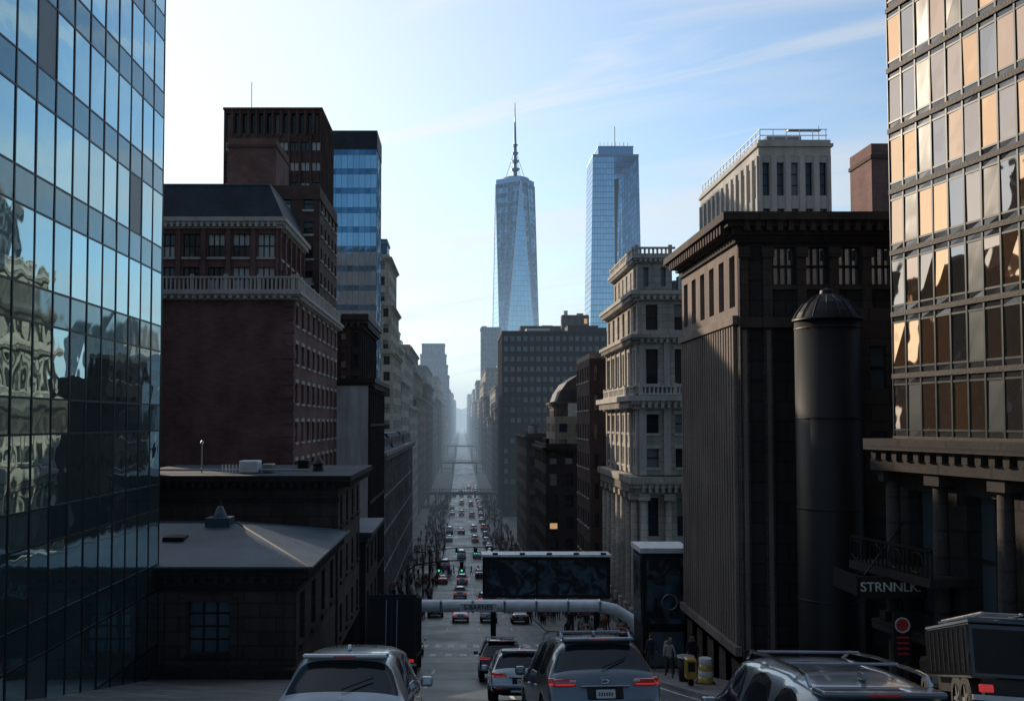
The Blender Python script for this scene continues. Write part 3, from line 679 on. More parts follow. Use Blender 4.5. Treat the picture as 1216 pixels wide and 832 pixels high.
def rp(x,y,z): return (cx+x*math.cos(rot)-y*math.sin(rot),cy+x*math.sin(rot)+y*math.cos(rot),z)
sq=[(-s,-s),(s,-s),(s,s),(-s,s)]; tp=[(0,-s),(s,0),(0,s),(-s,0)]
for i in range(4):
    a,c=sq[i],sq[(i+1)%4]; t=tp[i]; t2=tp[(i+1)%4]
    A,C,T,T2=rp(*a,20),rp(*c,20),rp(*t,zt),rp(*t2,zt)
    patch(b,rp(*a,zb),rp(*c,zb),C,A,6,8,'tower_glass','tower_frame',.02)
    patch(b,A,C,T,T,6,45,'tower_glass','tower_frame',.02)
    patch(b,C,C,T2,T,6,45,'tower_glass_dark' if i%2 else 'tower_glass','tower_frame',.02)
    b.tube([A,T],.6,'white_paint_metal',6); b.tube([C,T],.6,'white_paint_metal',6)
b.face([rp(*t,zt) for t in tp],'tower_frame')
b.cyl(cx,cy,zt,zt+7,s*.98,s*.98,'tower_glass_dark',4,False,rot=rot)
b.cyl(cx,cy,zt+7,zt+9,s*.7,s*.7,'steel',24); b.cyl(cx,cy,zt+9,zt+11,17,15,'steel',24)
b.cyl(cx,cy,zt+11,zt+22,3.6,3,'tower_frame',12)
for z,rr in ((zt+22,7),(zt+34,6),(zt+46,5),(zt+58,4)):
    b.cyl(cx,cy,z-12,z,2.8,2.4,'tower_frame',10); b.cyl(cx,cy,z,z+2,rr*.7,rr,'tower_frame',16); b.cyl(cx,cy,z+2,z+3,rr,rr,'tower_frame',16)
b.cyl(cx,cy,zt+60,zt+95,2.2,1.3,'tower_frame',8); b.cyl(cx,cy,zt+95,zt+124,1.1,.4,'tower_frame',6)
for i in range(6): 
    t=i*math.pi/3; b.tube([(cx+math.cos(t)*14,cy+math.sin(t)*14,zt+11),(cx+math.cos(t)*2,cy+math.sin(t)*2,zt+48)],.35,'steel',4)
b.add('spire_skyscraper')
b=MB()
n=80; prev=None
for i in range(n+1):
    x=-3000+6000*i/n; h=60+45*math.sin(i*.37)+30*math.sin(i*.9+1)+15*math.sin(i*2.3); 
    cur=[(x,4300,-31),(x,4600,h*.7-10),(x,5000,h),(x,5600,-31)]
    if prev:
        for a in range(3): b.face([prev[a],cur[a],cur[a+1],prev[a+1]],'hill_rock',None,True)
    prev=cur
b.add('hills')
# ------------------------------------------------------------------ street things
b=MB()
Yg=56; zg=-11.05
pts=[(-5.2,Yg,gz(Yg)),(-5.2,Yg,zg-.6),(-5.0,Yg,zg-.15),(-4.6,Yg,zg),(8.2,Yg,zg),(9.2,Yg,zg-.2),(10.1,Yg,zg-.75),(10.7,Yg,zg-1.6),(10.95,Yg,zg-2.6),(11,Yg,gz(Yg))]
b.tube(pts,.34,'white_paint_metal',14)
b.tube([(-4.4,Yg+.9,zg+.1),(8.4,Yg+.9,zg+.1)],.12,'white_paint_metal',8)
for i in range(11): b.tube([(-4.3+i*1.25,Yg,zg),(-4.3+i*1.25,Yg+.9,zg+.1)],.05,'steel',6)
for i in range(7): b.rbox(-3.2+i*1.9,-3.05+i*1.9,Yg-.38,Yg+.38,zg-.38,zg+.38,.08,'steel')
for x in (-5.2,11): b.cyl(x,Yg,gz(Yg)-.3,gz(Yg)+.5,.45,.4,'steel')
b.box(-.1,2.1,Yg-.44,Yg-.36,zg-.24,zg+.24,'white_paint_metal')
gan=b.add('overhead_gantry')
def text(body,size,loc,rot,mat,parent,name='lettering',ext=.02):
    cu=bpy.data.curves.new(name,'FONT'); cu.body=body; cu.size=size; cu.extrude=ext; cu.align_x='CENTER'; cu.align_y='CENTER'
    o=bpy.data.objects.new(name,cu); scene.collection.objects.link(o); o.location=loc; o.rotation_euler=rot; cu.materials.append(M[mat]); o.parent=parent; return o
text('S-BARNES',.4,(1.0,Yg-.46,zg),(math.radians(90),0,0),'black',gan)
b=MB()
Yb=70
b.box(1.6,11.1,Yb,Yb+1.2,-13.2,-10.15,'black')
b.box(1.75,5.6,Yb-.05,Yb-.02,-13.0,-10.4,'mural'); b.box(5.7,10.95,Yb-.05,Yb-.02,-13.0,-10.4,'mural')
for x in (1.6,5.6,11.0): b.box(x,x+.12,Yb-.12,Yb+.01,-13.25,-10.12,'metal_dark')
b.box(1.5,11.2,Yb-.3,Yb+1.5,-10.12,-9.96,'white_paint_metal'); b.box(1.5,11.2,Yb-.5,Yb+.2,-13.4,-13.26,'steel')
for x in (2.4,10.2): b.box(x-.2,x+.2,Yb+.4,Yb+.8,gz(Yb),-13.2,'metal_dark')
for i in range(5): b.tube([(2.5+i*2,Yb-.3,-10.0),(2.5+i*2,Yb-1,-9.75)],.03,'steel',5); b.rbox(2.3+i*2,2.7+i*2,Yb-1.15,Yb-.95,-9.85,-9.7,.03,'metal_dark')
b.add('billboard')
b=MB()
kx0,kx1,ky=9.15,11.5,47.2; kz=gz(ky)
b.box(kx0,kx1,ky,ky+2.4,kz,-6.65,'black'); b.box(kx0-.12,kx1+.12,ky-.12,ky+2.5,-6.65,-6.4,'white_paint_metal')
b.box(kx0+.2,kx1-.2,ky-.05,ky-.01,-10.2,-6.9,'mural'); b.box(kx0-.05,kx0-.01,ky+.2,ky+2.2,-10.2,-6.9,'mural')
b.box(kx0+.1,kx1-.1,ky-.08,ky-.02,-10.45,-10.3,'metal_dark'); b.box(kx0+.3,kx1-.3,ky-.04,ky-.01,kz+.3,-10.6,'win_near')
t=[k*math.pi/12 for k in range(25)]
b.tube([(10.5+.38*math.cos(a),ky-.08,-9.1+.38*math.sin(a)) for a in t],.03,'steel',6)
b.add('advertising_kiosk')
b=MB()
b.box(12.1,14.1,28.4,30.2,-5.05,-4.9,'metal_dark'); b.box(12.1,14.1,28.3,28.42,-5.35,-4.7,'black'); b.box(12.02,12.1,28.4,30.2,-5.3,-4.7,'black')
b.tube([(12.3,28.5,-4.7),(14,29.5,-3.2)],.03,'metal_dark',5)
sg=b.add('shop_sign')
text('STRNNLK.',.40,(13.0,28.27,-5.02),(math.radians(90),0,0),'plate',sg)
b=MB()
b.tube([(13.2,28.1,-5.4),(13.2,28.1,-5.75)],.02,'metal_dark',5)
b.rbox(12.95,13.5,28.05,28.15,-7.2,-5.7,.03,'black'); 
b.face([(13.22+.2*math.cos(a),28.03,-6.1+.2*math.sin(a)) for a in t[:-1]],'sign_red'); b.tube([(13.22+.21*math.cos(a),28.03,-6.1+.21*math.sin(a)) for a in t],.025,'plate',5)
for i in range(4): b.box(13.05,13.4,28.03,28.045,-6.5-i*.16,-6.44-i*.16,'sign_red')
b.add('hanging_sign')
def lamp(x,y,h=7):
    b=MB(); z=gz(y)+.15; b.cyl(x,y,z,z+.6,.16,.12,'metal_dark',10); b.cyl(x,y,z+.6,z+h,.08,.05,'metal_dark',8)
    d=1 if x<0 else -1
    b.tube([(x,y,z+h-.1),(x+d*.5,y,z+h+.35),(x+d*1.4,y,z+h+.45)],.04,'metal_dark',6); b.rbox(x+d*1.4-.35,x+d*1.4+.35,y-.12,y+.12,z+h+.36,z+h+.5,.04,'metal_dark'); b.add('street_lamp')
for y in (95,130,160,200,245,290): lamp(-5.4,y); lamp(8.9,y+6)
def tlight(x,y,arm,h=6.2):
    b=MB(); z=gz(y)+.15; b.cyl(x,y,z,z+h,.12,.09,'metal_dark',8)
    pts=[(x,y,z+h-.6),(x+arm*.15,y,z+h),(x+arm*.6,y,z+h+.35),(x+arm,y,z+h+.4)]; b.tube(pts,.07,'metal_dark',6)
    for k in (.55,.95):
        px=x+arm*k; zz=z+h-.75; b.rbox(px-.18,px+.18,y-.16,y+.16,zz,zz+1.05,.04,'black')
        for j,c in enumerate(('signal_green','rubber','rubber')): b.tube([(px,y-.17,zz+.2+j*.33),(px,y-.24,zz+.2+j*.33)],.1,c,10)
    b.add('traffic_light')
tlight(-5.2,90,5.5); tlight(8.8,74,-5,5.6); tlight(-5.2,150,8); tlight(8.8,151,-7); tlight(-5.2,190,6)
def bridge(y,z,name='footbridge'):
    b=MB(); b.box(-15,15,y,y+4,z,z+1,'concrete'); 
    for yy in (y,y+3.8): 
        b.box(-15,15,yy,yy+.1,z+1.9,z+2.0,'metal_dark')
        for i in range(31): b.box(-15+i,-14.9+i,yy+.01,yy+.09,z+1,z+1.9,'metal_dark')
    for x in (-12,0-5.2,9,13): b.box(x-.4,x+.4,y+1,y+3,-31,z,'concrete')
    b.add(name)
bridge(335,-26.5); bridge(800,-22); bridge(560,-25.5)
def barrel(x,y):
    b=MB(); z=gz(y)+.19; b.cyl(x,y,z,z+.08,.38,.38,'rubber',16)
    for k in range(4): b.cyl(x,y,z+.08+k*.23,z+.31+k*.23,.30-k*.015,.30-(k+1)*.015,('paint_yellow','plate')[k%2],16)
    b.add('traffic_barrel')
barrel(9.5,36.5)
b=MB(); z=gz(35)+.19; b.rbox(8.4,8.8,35,35.4,z+.25,z+1.0,.05,'paint_yellow'); b.box(8.47,8.73,34.98,35.0,z+.55,z+.9,'black'); b.box(8.52,8.7,35.1,35.3,z,z+.25,'metal_dark'); b.add('newspaper_box')
b=MB(); z=gz(38)+.19; b.cyl(9.1,38,z,z+.95,.28,.33,'metal_dark',16); b.cyl(9.1,38,z+.95,z+1.02,.36,.36,'steel',16); b.add('litter_bin')
# ------------------------------------------------------------------ vehicles
def body_data(kind):
    if kind=='suv': return dict(L=4.75,H=1.75,st=[
     (-2.36,.46,.60,.66,.78,.86,.78),(-2.31,.36,.86,.94,.86,.93,.84),(-2.25,.34,1.02,1.12,.90,.955,.84),(-2.20,.34,1.05,1.17,.90,.955,.82),
     (-1.93,.33,1.09,1.60,.91,.96,.68),(-1.80,.33,1.10,1.70,.91,.96,.68),(-1.05,.32,1.09,1.755,.91,.965,.69),(-.97,.32,1.09,1.76,.91,.965,.69),
     (.0,.32,1.07,1.765,.91,.965,.69),(.08,.32,1.07,1.765,.91,.965,.69),(.75,.32,1.06,1.70,.91,.96,.67),(1.0,.32,1.05,1.58,.91,.955,.66),(1.42,.33,1.04,1.14,.90,.95,.74),(2.0,.34,.96,1.04,.88,.93,.72),(2.28,.36,.82,.92,.82,.87,.66),(2.37,.42,.6,.68,.72,.78,.6)],
     rear=(3,4),front=(11,12),side=[(5,6),(7,8),(9,10)],tri=[(10,11)],ax=(-1.42,1.40),wr=.365)
    if kind=='van': return dict(L=4.6,H=1.62,st=[
     (-2.28,.42,.58,.62,.76,.84,.76),(-2.22,.33,.84,.9,.84,.90,.82),(-2.16,.31,.92,1.0,.87,.92,.80),(-2.11,.31,.95,1.06,.87,.92,.78),
     (-1.80,.3,.99,1.48,.88,.925,.66),(-1.66,.3,1.0,1.57,.88,.925,.66),(-1.0,.3,1.0,1.62,.88,.93,.68),(-.92,.3,1.0,1.62,.88,.93,.68),
     (.05,.3,.98,1.62,.88,.93,.68),(.13,.3,.98,1.62,.88,.93,.68),(.8,.3,.97,1.54,.88,.925,.66),(1.05,.3,.96,1.42,.88,.92,.65),(1.55,.31,.94,1.02,.87,.91,.72),(2.0,.32,.84,.92,.85,.89,.7),(2.22,.34,.72,.8,.8,.84,.62),(2.3,.4,.55,.6,.7,.75,.55)],
     rear=(3,4),front=(11,12),side=[(5,6),(7,8),(9,10)],tri=[(10,11)],ax=(-1.35,1.38),wr=.335)
    return dict(L=4.6,H=1.45,st=[
     (-2.32,.42,.6,.66,.74,.82,.72),(-2.26,.32,.86,.93,.83,.89,.78),(-2.15,.3,.92,1.0,.86,.905,.76),(-1.62,.29,.94,1.04,.87,.91,.72),
     (-1.05,.29,.94,1.36,.87,.91,.6),(-.9,.29,.94,1.41,.87,.91,.6),(-.62,.29,.93,1.44,.87,.91,.61),(-.56,.29,.93,1.44,.87,.91,.61),
     (.15,.29,.91,1.45,.87,.91,.62),(.23,.29,.91,1.45,.87,.91,.62),(.6,.29,.9,1.40,.87,.905,.6),(.8,.29,.9,1.31,.87,.9,.6),(1.4,.3,.88,.95,.86,.9,.7),(1.95,.31,.78,.86,.83,.87,.68),(2.24,.34,.66,.74,.78,.82,.6),(2.32,.4,.52,.58,.68,.72,.52)],
     rear=(3,4),front=(11,12),side=[(5,6),(7,8),(9,10)],tri=[(10,11),(4,5)],ax=(-1.38,1.38),wr=.325)
def make_body(D,paint):
    rings=[]
    for (y,zb,be,zr,wb,wm,wr) in D['st']:
        half=[(0,zb),(wb*.8,zb),(wb,zb+.10),(wm,zb+(be-zb)*.55),(wm*.975,be),(wr+ (0 if zr-be>.2 else .02),zr-min(.07,(zr-be)*.45)),(wr*.72,zr),(0,zr+.015)]
        ring=[(x,y,z) for x,z in half]+[(-x,y,z) for x,z in half[-2:0:-1]]
        rings.append(ring)
    n=14; vs=[p for r in rings for p in r]; fs=[];ms=[]
    def side_k(k): return k in (4,9)
    def top_k(k): return k in (5,6,7,8)
    for i in range(len(rings)-1):
        for k in range(n):
            q=(k+1)%n; fs.append((i*n+k,(i+1)*n+k,(i+1)*n+q,i*n+q)); m=0
            if (i,i+1) in D['side']+D['tri'] and side_k(k): m=1
            if (i,i+1) in (D['rear'],D['front']) and top_k(k): m=1
            if (i,i+1)==D['front'] and side_k(k): m=1
            if k in (0,1,12,13): m=2
            if m==0 and i<1 and k in (2,11): m=2
            ms.append(m)
    fs.append(tuple(range(n))); ms.append(0); fs.append(tuple((len(rings)-1)*n+k for k in range(n-1,-1,-1))); ms.append(2)
    me=bpy.data.meshes.new('tmp'); me.from_pydata(vs,[],fs); 
    for nm in (paint,'car_glass','black'): me.materials.append(M[nm])
    me.polygons.foreach_set('material_index',ms); me.update()
    o=bpy.data.objects.new('tmp',me); scene.collection.objects.link(o)
    bm=bmesh.new(); bm.from_mesh(me); bmesh.ops.recalc_face_normals(bm,faces=bm.faces[:])
    cl=bm.edges.layers.float.get('crease_edge') or bm.edges.layers.float.new('crease_edge')
    for e in bm.edges:
        mm={f.material_index for f in e.link_faces}
        if len(mm)>1: e[cl]=.6
        a,c=e.verts
        if abs(a.co.y-c.co.y)>.01 and min(a.co.z,c.co.z)>.8 and abs(a.co.x)>.8 : e[cl]=max(e[cl],.45)
    bm.to_mesh(me); bm.free()
    md=o.modifiers.new('s','SUBSURF'); md.levels=2; md.render_levels=2
    cut=[]
    for ay in D['ax']:
        for sx in (-1,1):
            bm=bmesh.new(); bmesh.ops.create_cone(bm,cap_ends=True,segments=28,radius1=D['wr']*1.18,radius2=D['wr']*1.18,depth=.7)
            cm=bpy.data.meshes.new('c'); bm.to_mesh(cm); bm.free()
            for nm in (paint,'car_glass','black'): cm.materials.append(M[nm])
            for p in cm.polygons: p.material_index=2
            co=bpy.data.objects.new('c',cm); scene.collection.objects.link(co); co.rotation_euler=(0,math.radians(90),0); co.location=(sx*.98,ay,D['wr']); cut.append(co)
            bo=o.modifiers.new('b','BOOLEAN'); bo.operation='DIFFERENCE'; bo.object=co; bo.solver='EXACT'
    bpy.context.view_layer.update()
    ev=o.evaluated_get(bpy.context.evaluated_depsgraph_get()); em=ev.to_mesh()
    vv=[tuple(v.co) for v in em.vertices]; ff=[(tuple(p.vertices),p.material_index) for p in em.polygons]
    ev.to_mesh_clear()
    for c in cut: bpy.data.objects.remove(c)
    bpy.data.objects.remove(o)
    return vv,ff
cache={}
def car(kind,paint,name,x,yrear,yaw=0,rails=False,lit=True,far=False):
    key=(kind,paint,rails,lit,far)
    D=body_data(kind); TR='tail_far' if far else 'tail_red'; LD='tail_far' if far else 'lens_dark'
    if key not in cache:
        b=MB(); 
        if (kind,'b') not in cache: cache[(kind,'b')]=make_body(D,'paint_grey')
        vv,ff=cache[(kind,'b')]
        b.v=list(vv); nm=[paint,'car_glass','black']
        for n_ in nm: b.mi(n_)
        for f,m in ff: b.f.append(f); b.m.append(m); b.r.append(.5); b.sm.append(True)
        H=D['H']; st=D['st']; yr=st[0][0]; wm=st[3][5]; zbelt=st[3][2]
        for ay in D['ax']:
            for sx in (-1,1): b.wheel(sx*(wm-.13),ay,D['wr'],D['wr'],.23)
        zl=zbelt-.14
        for sx in (-1,1):
            xa,xb=sorted((sx*(wm*.50),sx*(wm*.90)))
            b.rbox(xa,xb,yr+.015,yr+.2,zl+.01,zl+.13,.03,LD)
            b.rbox(xa+.03,xb-.03,yr+.008,yr+.1,zl+.025,zl+.055,.012,TR)
            xa,xb=sorted((sx*(wm*.80),sx*(wm*.98)))
            b.rbox(xa,xb,yr+.075,yr+.42,zl+.01,zl+.15,.035,'lens_dark'); b.rbox(xa+.005,xb-.01,yr+.068,yr+.2,zl+.02,zl+.075,.02,TR if lit else 'lens_dark')
            xa,xb=sorted((sx*(wm*.50),sx*(wm*.62))); b.rbox(xa,xb,yr+.005,yr+.1,zl+.075,zl+.115,.012,'plate')
            xa,xb=sorted((sx*wm*.62,sx*wm*.86)); b.rbox(xa,xb,yr-.04,yr+.06,.50,.54,.015,'lens_dark')
            xa,xb=sorted((sx*(wm+.0),sx*(wm+.2))); b.rbox(xa,xb,.72,.86,zbelt-.02,zbelt+.15,.045,paint)
            for yy in (-.75,.25): 
                xa,xb=sorted((sx*(wm-.02),sx*(wm+.025))); b.rbox(xa,xb,yy,yy+.2,zbelt-.17,zbelt-.13,.012,'chrome')
            b.rbox(min(sx*wm*.97,sx*(wm+.02)),max(sx*wm*.97,sx*(wm+.02)),-.95,.95,.36,.46,.02,'black')
            if rails:
                zz=H+.045; pts=[(sx*.60,-1.72,H-.06),(sx*.60,-1.62,zz-.01),(sx*.60,-1.4,zz+.01),(sx*.60,-.4,zz+.03),(sx*.60,.45,zz),(sx*.59,.66,H-.06)]
                b.tube(pts,.022,'chrome',6)
            b.rbox(min(sx*wm*.55,sx*wm*.8),max(sx*wm*.55,sx*wm*.8),-yr-.18,-yr-.0,st[-2][2]-.06,st[-2][2]+.06,.03,'lamp_white')
        if rails:
            for yy in (-.95,.15): b.tube([(-.6,yy,H+.07),(.6,yy,H+.07)],.018,'steel',6)
        b.rbox(-.30,.30,yr-.006,yr+.05,zl-.20,zl-.01,.02,'black'); b.rbox(-.16,.16,yr-.022,yr,zl-.18,zl-.04,.01,'plate')
        for k in range(6): b.box(-.12+k*.042,-.095+k*.042,yr-.026,yr-.02,zl-.14,zl-.085,'paint_blue')
        b.rbox(-.40,.40,yr-.02,yr+.05,zl+.0,zl+.03,.01,'chrome')
        t_=[k*math.pi/8 for k in range(17)]
        b.tube([(.075*math.cos(a),yr+.02,zl+.11+.05*math.sin(a)) for a in t_],.011,'chrome',5); b.rbox(-.05,.05,yr+.0,yr+.04,zl+.09,zl+.13,.01,'chrome')
        b.rbox(-wm*.86,wm*.86,yr-.035,yr+.2,.42,.56,.05,'black'); b.rbox(-wm*.93,wm*.93,yr-.025,yr+.25,.57,.64,.03,paint)
        b.rbox(-.35,.35,yr-.05,yr+.05,.40,.47,.02,'steel')
        if kind!='sedan':
            y4=st[4][0]; b.rbox(-.60,.60,y4-.14,y4+.2,H-.115,H-.05,.03,paint); b.rbox(-.16,.16,y4-.15,y4-.1,H-.10,H-.07,.01,'lens_dark')
            b.tube([(0,st[3][0]-.02,st[3][3]+.03),(.0,st[3][0]-.05,st[3][3]+.05),(.42,st[3][0]+.07,st[3][3]+.2)],.012,'black',5)
            b.rbox(-.03,.03,y4+.35,y4+.5,H-.02,H+.06,.02,paint)
        o=b.add(name); me=o.data; bpy.data.objects.remove(o); cache[key]=me
    me=cache[key]
    o=bpy.data.objects.new(name,me); scene.collection.objects.link(o)
    yc=yrear+D['L']/2; sl=math.atan((gz(yc+1.5)-gz(yc-1.5))/3)
    o.location=(x,yc,gz(yc)+.06); o.rotation_euler=(sl,0,yaw); return o
car('suv','paint_grey','suv',2.27,15.2,math.radians(3),True)
car('van','paint_silver','station_wagon',-1.62,12.5,math.radians(-1),False)
car('suv','paint_grey','suv',4.15,8.5,math.radians(-2),True)
car('van','paint_silver','hatchback_car',1.75,26.5,0)
car('suv','paint_black','suv',1.7,39,0,True)
car('suv','paint_black','suv',4.9,43,0); car('van','paint_silver','hatchback_car',5.3,31,0); car('suv','paint_grey','suv',6.3,52,0)
car('sedan','paint_black','parked_car',-3.4,52,0,False,False); car('sedan','paint_silver','parked_car',-3.4,58.5,0,False,False)
for (x,y,k,p) in [(-.1,100,'sedan','paint_white'),(-.2,132,'suv','paint_white')]: car(k,p,'car',x,y,0,far=True)
RC=random.Random(5)
for lane,y0 in ((-3.2,108),(-.1,160),(3.2,100),(6.4,98)):
    y=y0
    while y<430:
        k=RC.choice(['sedan','suv','van','sedan']); p=RC.choice(['paint_white','paint_white','paint_silver','paint_black','paint_grey','paint_black','paint_silver','paint_red'])
        if p=='paint_red' and RC.random()<.5: p='paint_black'
        fr=lane>-3 and RC.random()<.5
        car(k,p,'parked_car' if lane<-3 else 'car',lane+RC.uniform(-.25,.25),y,0,far=fr,lit=fr); y+=RC.uniform(7,22) if abs(lane)>3.3 else RC.uniform(20,55)
def truck(x,yr,w,h,l,name,paint='paint_black',box='black',yaw=0):
    b=MB()
    b.rbox(-w/2,w/2,0,l*.72,.9,h,.04,box,1); b.box(-w/2+.1,w/2-.1,-.02,.0,1.0,h-.12,'metal_dark')
    b.box(-.03,.03,-.04,-.02,1.0,h-.12,'black')
    for sx in (-.25,.25): b.tube([(sx,-.06,1.1),(sx,-.06,h-.2)],.02,'steel',5)
    b.box(-w/2+.02,w/2-.02,-.05,l*.72,h+.002,h+.05,'roof_lead')
    for i in range(8): b.box(-w/2-.02,-w/2+.01,.3+i*l*.08,.34+i*l*.08,1,h-.1,'metal_dark'); b.box(w/2-.01,w/2+.02,.3+i*l*.08,.34+i*l*.08,1,h-.1,'metal_dark')
    b.box(-w*.4,w*.4,.1,l*.95,.6,.9,'black')
    b.rbox(-w/2+.1,w/2-.1,l*.75,l,.6,h*.72,.15,paint); b.rbox(-w/2+.2,w/2-.2,l*.9,l+.02,h*.42,h*.68,.05,'car_glass')
    for sx in (-1,1):
        b.rbox(min(sx*w*.35,sx*w*.45),max(sx*w*.35,sx*w*.45),-.08,0,.65,.8,.02,'tail_red')
        for yy in (l*.15,l*.28,l*.85): b.wheel(sx*(w/2-.2),yy,.48,.48,.3)
    b.box(-w/2,w/2,-.12,0,.5,.6,'steel')
    o=b.add(name); sl=math.atan((gz(yr+l)-gz(yr))/l); o.location=(x,yr,gz(yr)+.06); o.rotation_euler=(sl,0,yaw); return o
truck(-3.25,43,2.35,3.65,7.5,'box_truck')
t2=truck(11.0,17.6,2.5,1.95,5.6,'utility_truck','paint_black','paint_black',yaw=math.radians(-15.5)); 
b=MB()
for i in range(2): b.tube([(-.9+i*.7,.2,2.15),(-.9+i*.7,3.8,2.15)],.03,'steel',6)
for i in range(10): b.tube([(-.9,.3+i*.38,2.15),(-.2,.3+i*.38,2.15)],.02,'steel',5)
for yy in (.6,3.2): b.tube([(-1.1,yy,2.08),(1.1,yy,2.08)],.03,'steel',6)
b.rbox(.3,1.0,.8,1.8,2.0,2.25,.05,'steel'); o=b.add('ladder_rack'); o.parent=t2
# ------------------------------------------------------------------ people
def person_mesh(sub,stride=1.0):
    J=dict(pel=(0,0,.95,.125),sp=(0,0,1.15,.115),ch=(0,.0,1.36,.14),nk=(0,.0,1.5,.055),hd=(0,.015,1.60,.085),ht=(0,.015,1.68,.075),
      sl=(-.17,0,1.42,.06),el=(-.23,-.04*stride,1.15,.042),wl=(-.24,.10*stride,.93,.03),hl=(-.235,.13*stride,.85,.035),
      sr=(.17,0,1.42,.06),er=(.23,-.12*stride,1.16,.042),wr=(.24,-.10*stride,.92,.03),hr=(.235,-.09*stride,.84,.035),
      pl=(-.09,0,.88,.095),kl=(-.10,.16*stride,.5,.06),al=(-.10,.20*stride,.09,.042),tl=(-.11,.36*stride,.045,.04),
      pr=(.09,0,.88,.095),kr=(.10,.0,.48,.06),ar=(.10,-.26*stride,.14,.042),tr=(.11,-.14*stride,.045,.04))
    E=['pel-sp','sp-ch','ch-nk','nk-hd','hd-ht','ch-sl','sl-el','el-wl','wl-hl','ch-sr','sr-er','er-wr','wr-hr','pel-pl','pl-kl','kl-al','al-tl','pel-pr','pr-kr','kr-ar','ar-tr']
    ks=list(J); me=bpy.data.meshes.new('p'); me.from_pydata([J[k][:3] for k in ks],[tuple(ks.index(q) for q in e.split('-')) for e in E],[])
    o=bpy.data.objects.new('p',me); scene.collection.objects.link(o)
    md=o.modifiers.new('k','SKIN')
    for i,k in enumerate(ks):
        r=J[k][3]; me.skin_vertices[0].data[i].radius=(r*(1.25 if k in('ch','pel') else 1),r*(.85 if k in('ch','pel','sp') else 1)); me.skin_vertices[0].data[i].use_root=(k=='pel')
    if sub: s=o.modifiers.new('s','SUBSURF'); s.levels=sub
    bpy.context.view_layer.update()
    ev=o.evaluated_get(bpy.context.evaluated_depsgraph_get()); em=ev.to_mesh()
    v=np.array([tuple(q.co) for q in em.vertices]); f=[tuple(p.vertices) for p in em.polygons]; ev.to_mesh_clear(); bpy.data.objects.remove(o)
    v[:,2]-=v[:,2].min()
    return v,f
PM={}
def crowd(name,items,sub):
    if sub not in PM: PM[sub]=person_mesh(sub)
    pv,pf=PM[sub]; V_=[];F_=[];C_=[]; k=0
    zc=np.array([pv[list(f),2].mean() for f in pf]); xc=np.array([abs(pv[list(f),0]).mean() for f in pf]); yc=np.array([pv[list(f),1].mean() for f in pf])
    pal=[(.02,.02,.03),(.04,.05,.08),(.30,.04,.035),(.25,.26,.28),(.06,.08,.14),(.03,.03,.03),(.4,.39,.36),(.09,.06,.045),(.32,.09,.06),(.04,.09,.13)]
    for (x,y,a,s) in items:
        ca,sa=math.cos(a),math.sin(a)
        q=np.empty_like(pv); q[:,0]=x+s*(pv[:,0]*ca-pv[:,1]*sa); q[:,1]=y+s*(pv[:,0]*sa+pv[:,1]*ca); q[:,2]=gz(y)+.20+s*pv[:,2] - (0.14 if -4.5<x<8 else 0)
        V_.append(q); F_+= [tuple(i+k for i in f) for f in pf]; k+=len(q)
        top=R.choice(pal); leg=R.choice([(.02,.02,.03),(.04,.05,.08),(.04,.05,.1),(.08,.07,.06)]); sk=R.choice([(.42,.27,.2),(.2,.11,.07),(.5,.34,.26)]); hair=R.choice([(.02,.015,.01),(.1,.05,.02),(.2,.14,.07)])
        for z,xx,yy,f in zip(zc,xc,yc,pf):
            if z>1.63 or (z>1.54 and yy<0.0): c=hair
            elif z>1.47: c=sk
            elif z<.08: c=(.02,.02,.02)
            elif xx>.19 and z<.93: c=sk
            elif z<.92: c=leg
            else: c=top
            C_+= [(*c,1)]*len(f)
    me=bpy.data.meshes.new(name); me.from_pydata(np.concatenate(V_).tolist(),[],F_); me.materials.append(M['clothes'])
    ca=me.color_attributes.new('Col','FLOAT_COLOR','CORNER'); ca.data.foreach_set('color',np.array(C_,dtype=np.float32).ravel())
    me.polygons.foreach_set('use_smooth',[True]*len(me.polygons)); me.update()
    o=bpy.data.objects.new(name,me); scene.collection.objects.link(o); return o
items=[]
for i in range(720):
    y=95+R.random()**1.2*290; side=R.random()
    x=R.uniform(-10.6,-4.9) if side<.45 else R.uniform(8.3,13.2)
    if R.random()<.08: x=R.choice([-4.3,7.6])+R.uniform(-.5,.5)
    items.append((x,y,R.choice([0,math.pi])+R.uniform(-.5,.5),R.uniform(.92,1.08)))
for i in range(25): items.append((R.uniform(-4,8),R.uniform(171,175),R.choice([1.57,-1.57])+R.uniform(-.3,.3),R.uniform(.92,1.08)))
for i in range(16): items.append((R.uniform(-6.2,-4.9),R.uniform(60,92),R.choice([0,math.pi]),1)); 
for i in range(22): items.append((R.uniform(8.6,14),R.uniform(60,92),R.choice([0,math.pi])+R.uniform(-.6,.6),1))
crowd('pedestrian_crowd',items,0)
for (x,y,a) in [(10.2,41.5,0.2),(9.6,43,3.1),(10.9,44.0,.1),(9.3,46,.3),(8.9,49,3.0),(10.0,45.2,0),(12.3,52,3.2),(11.6,54,.2),(9.0,40.6,0),(12.8,55,.1),(8.8,55,3.1),(9.8,57,0)]:
    crowd('pedestrian',[(x,y,a,R.uniform(.95,1.05))],1)
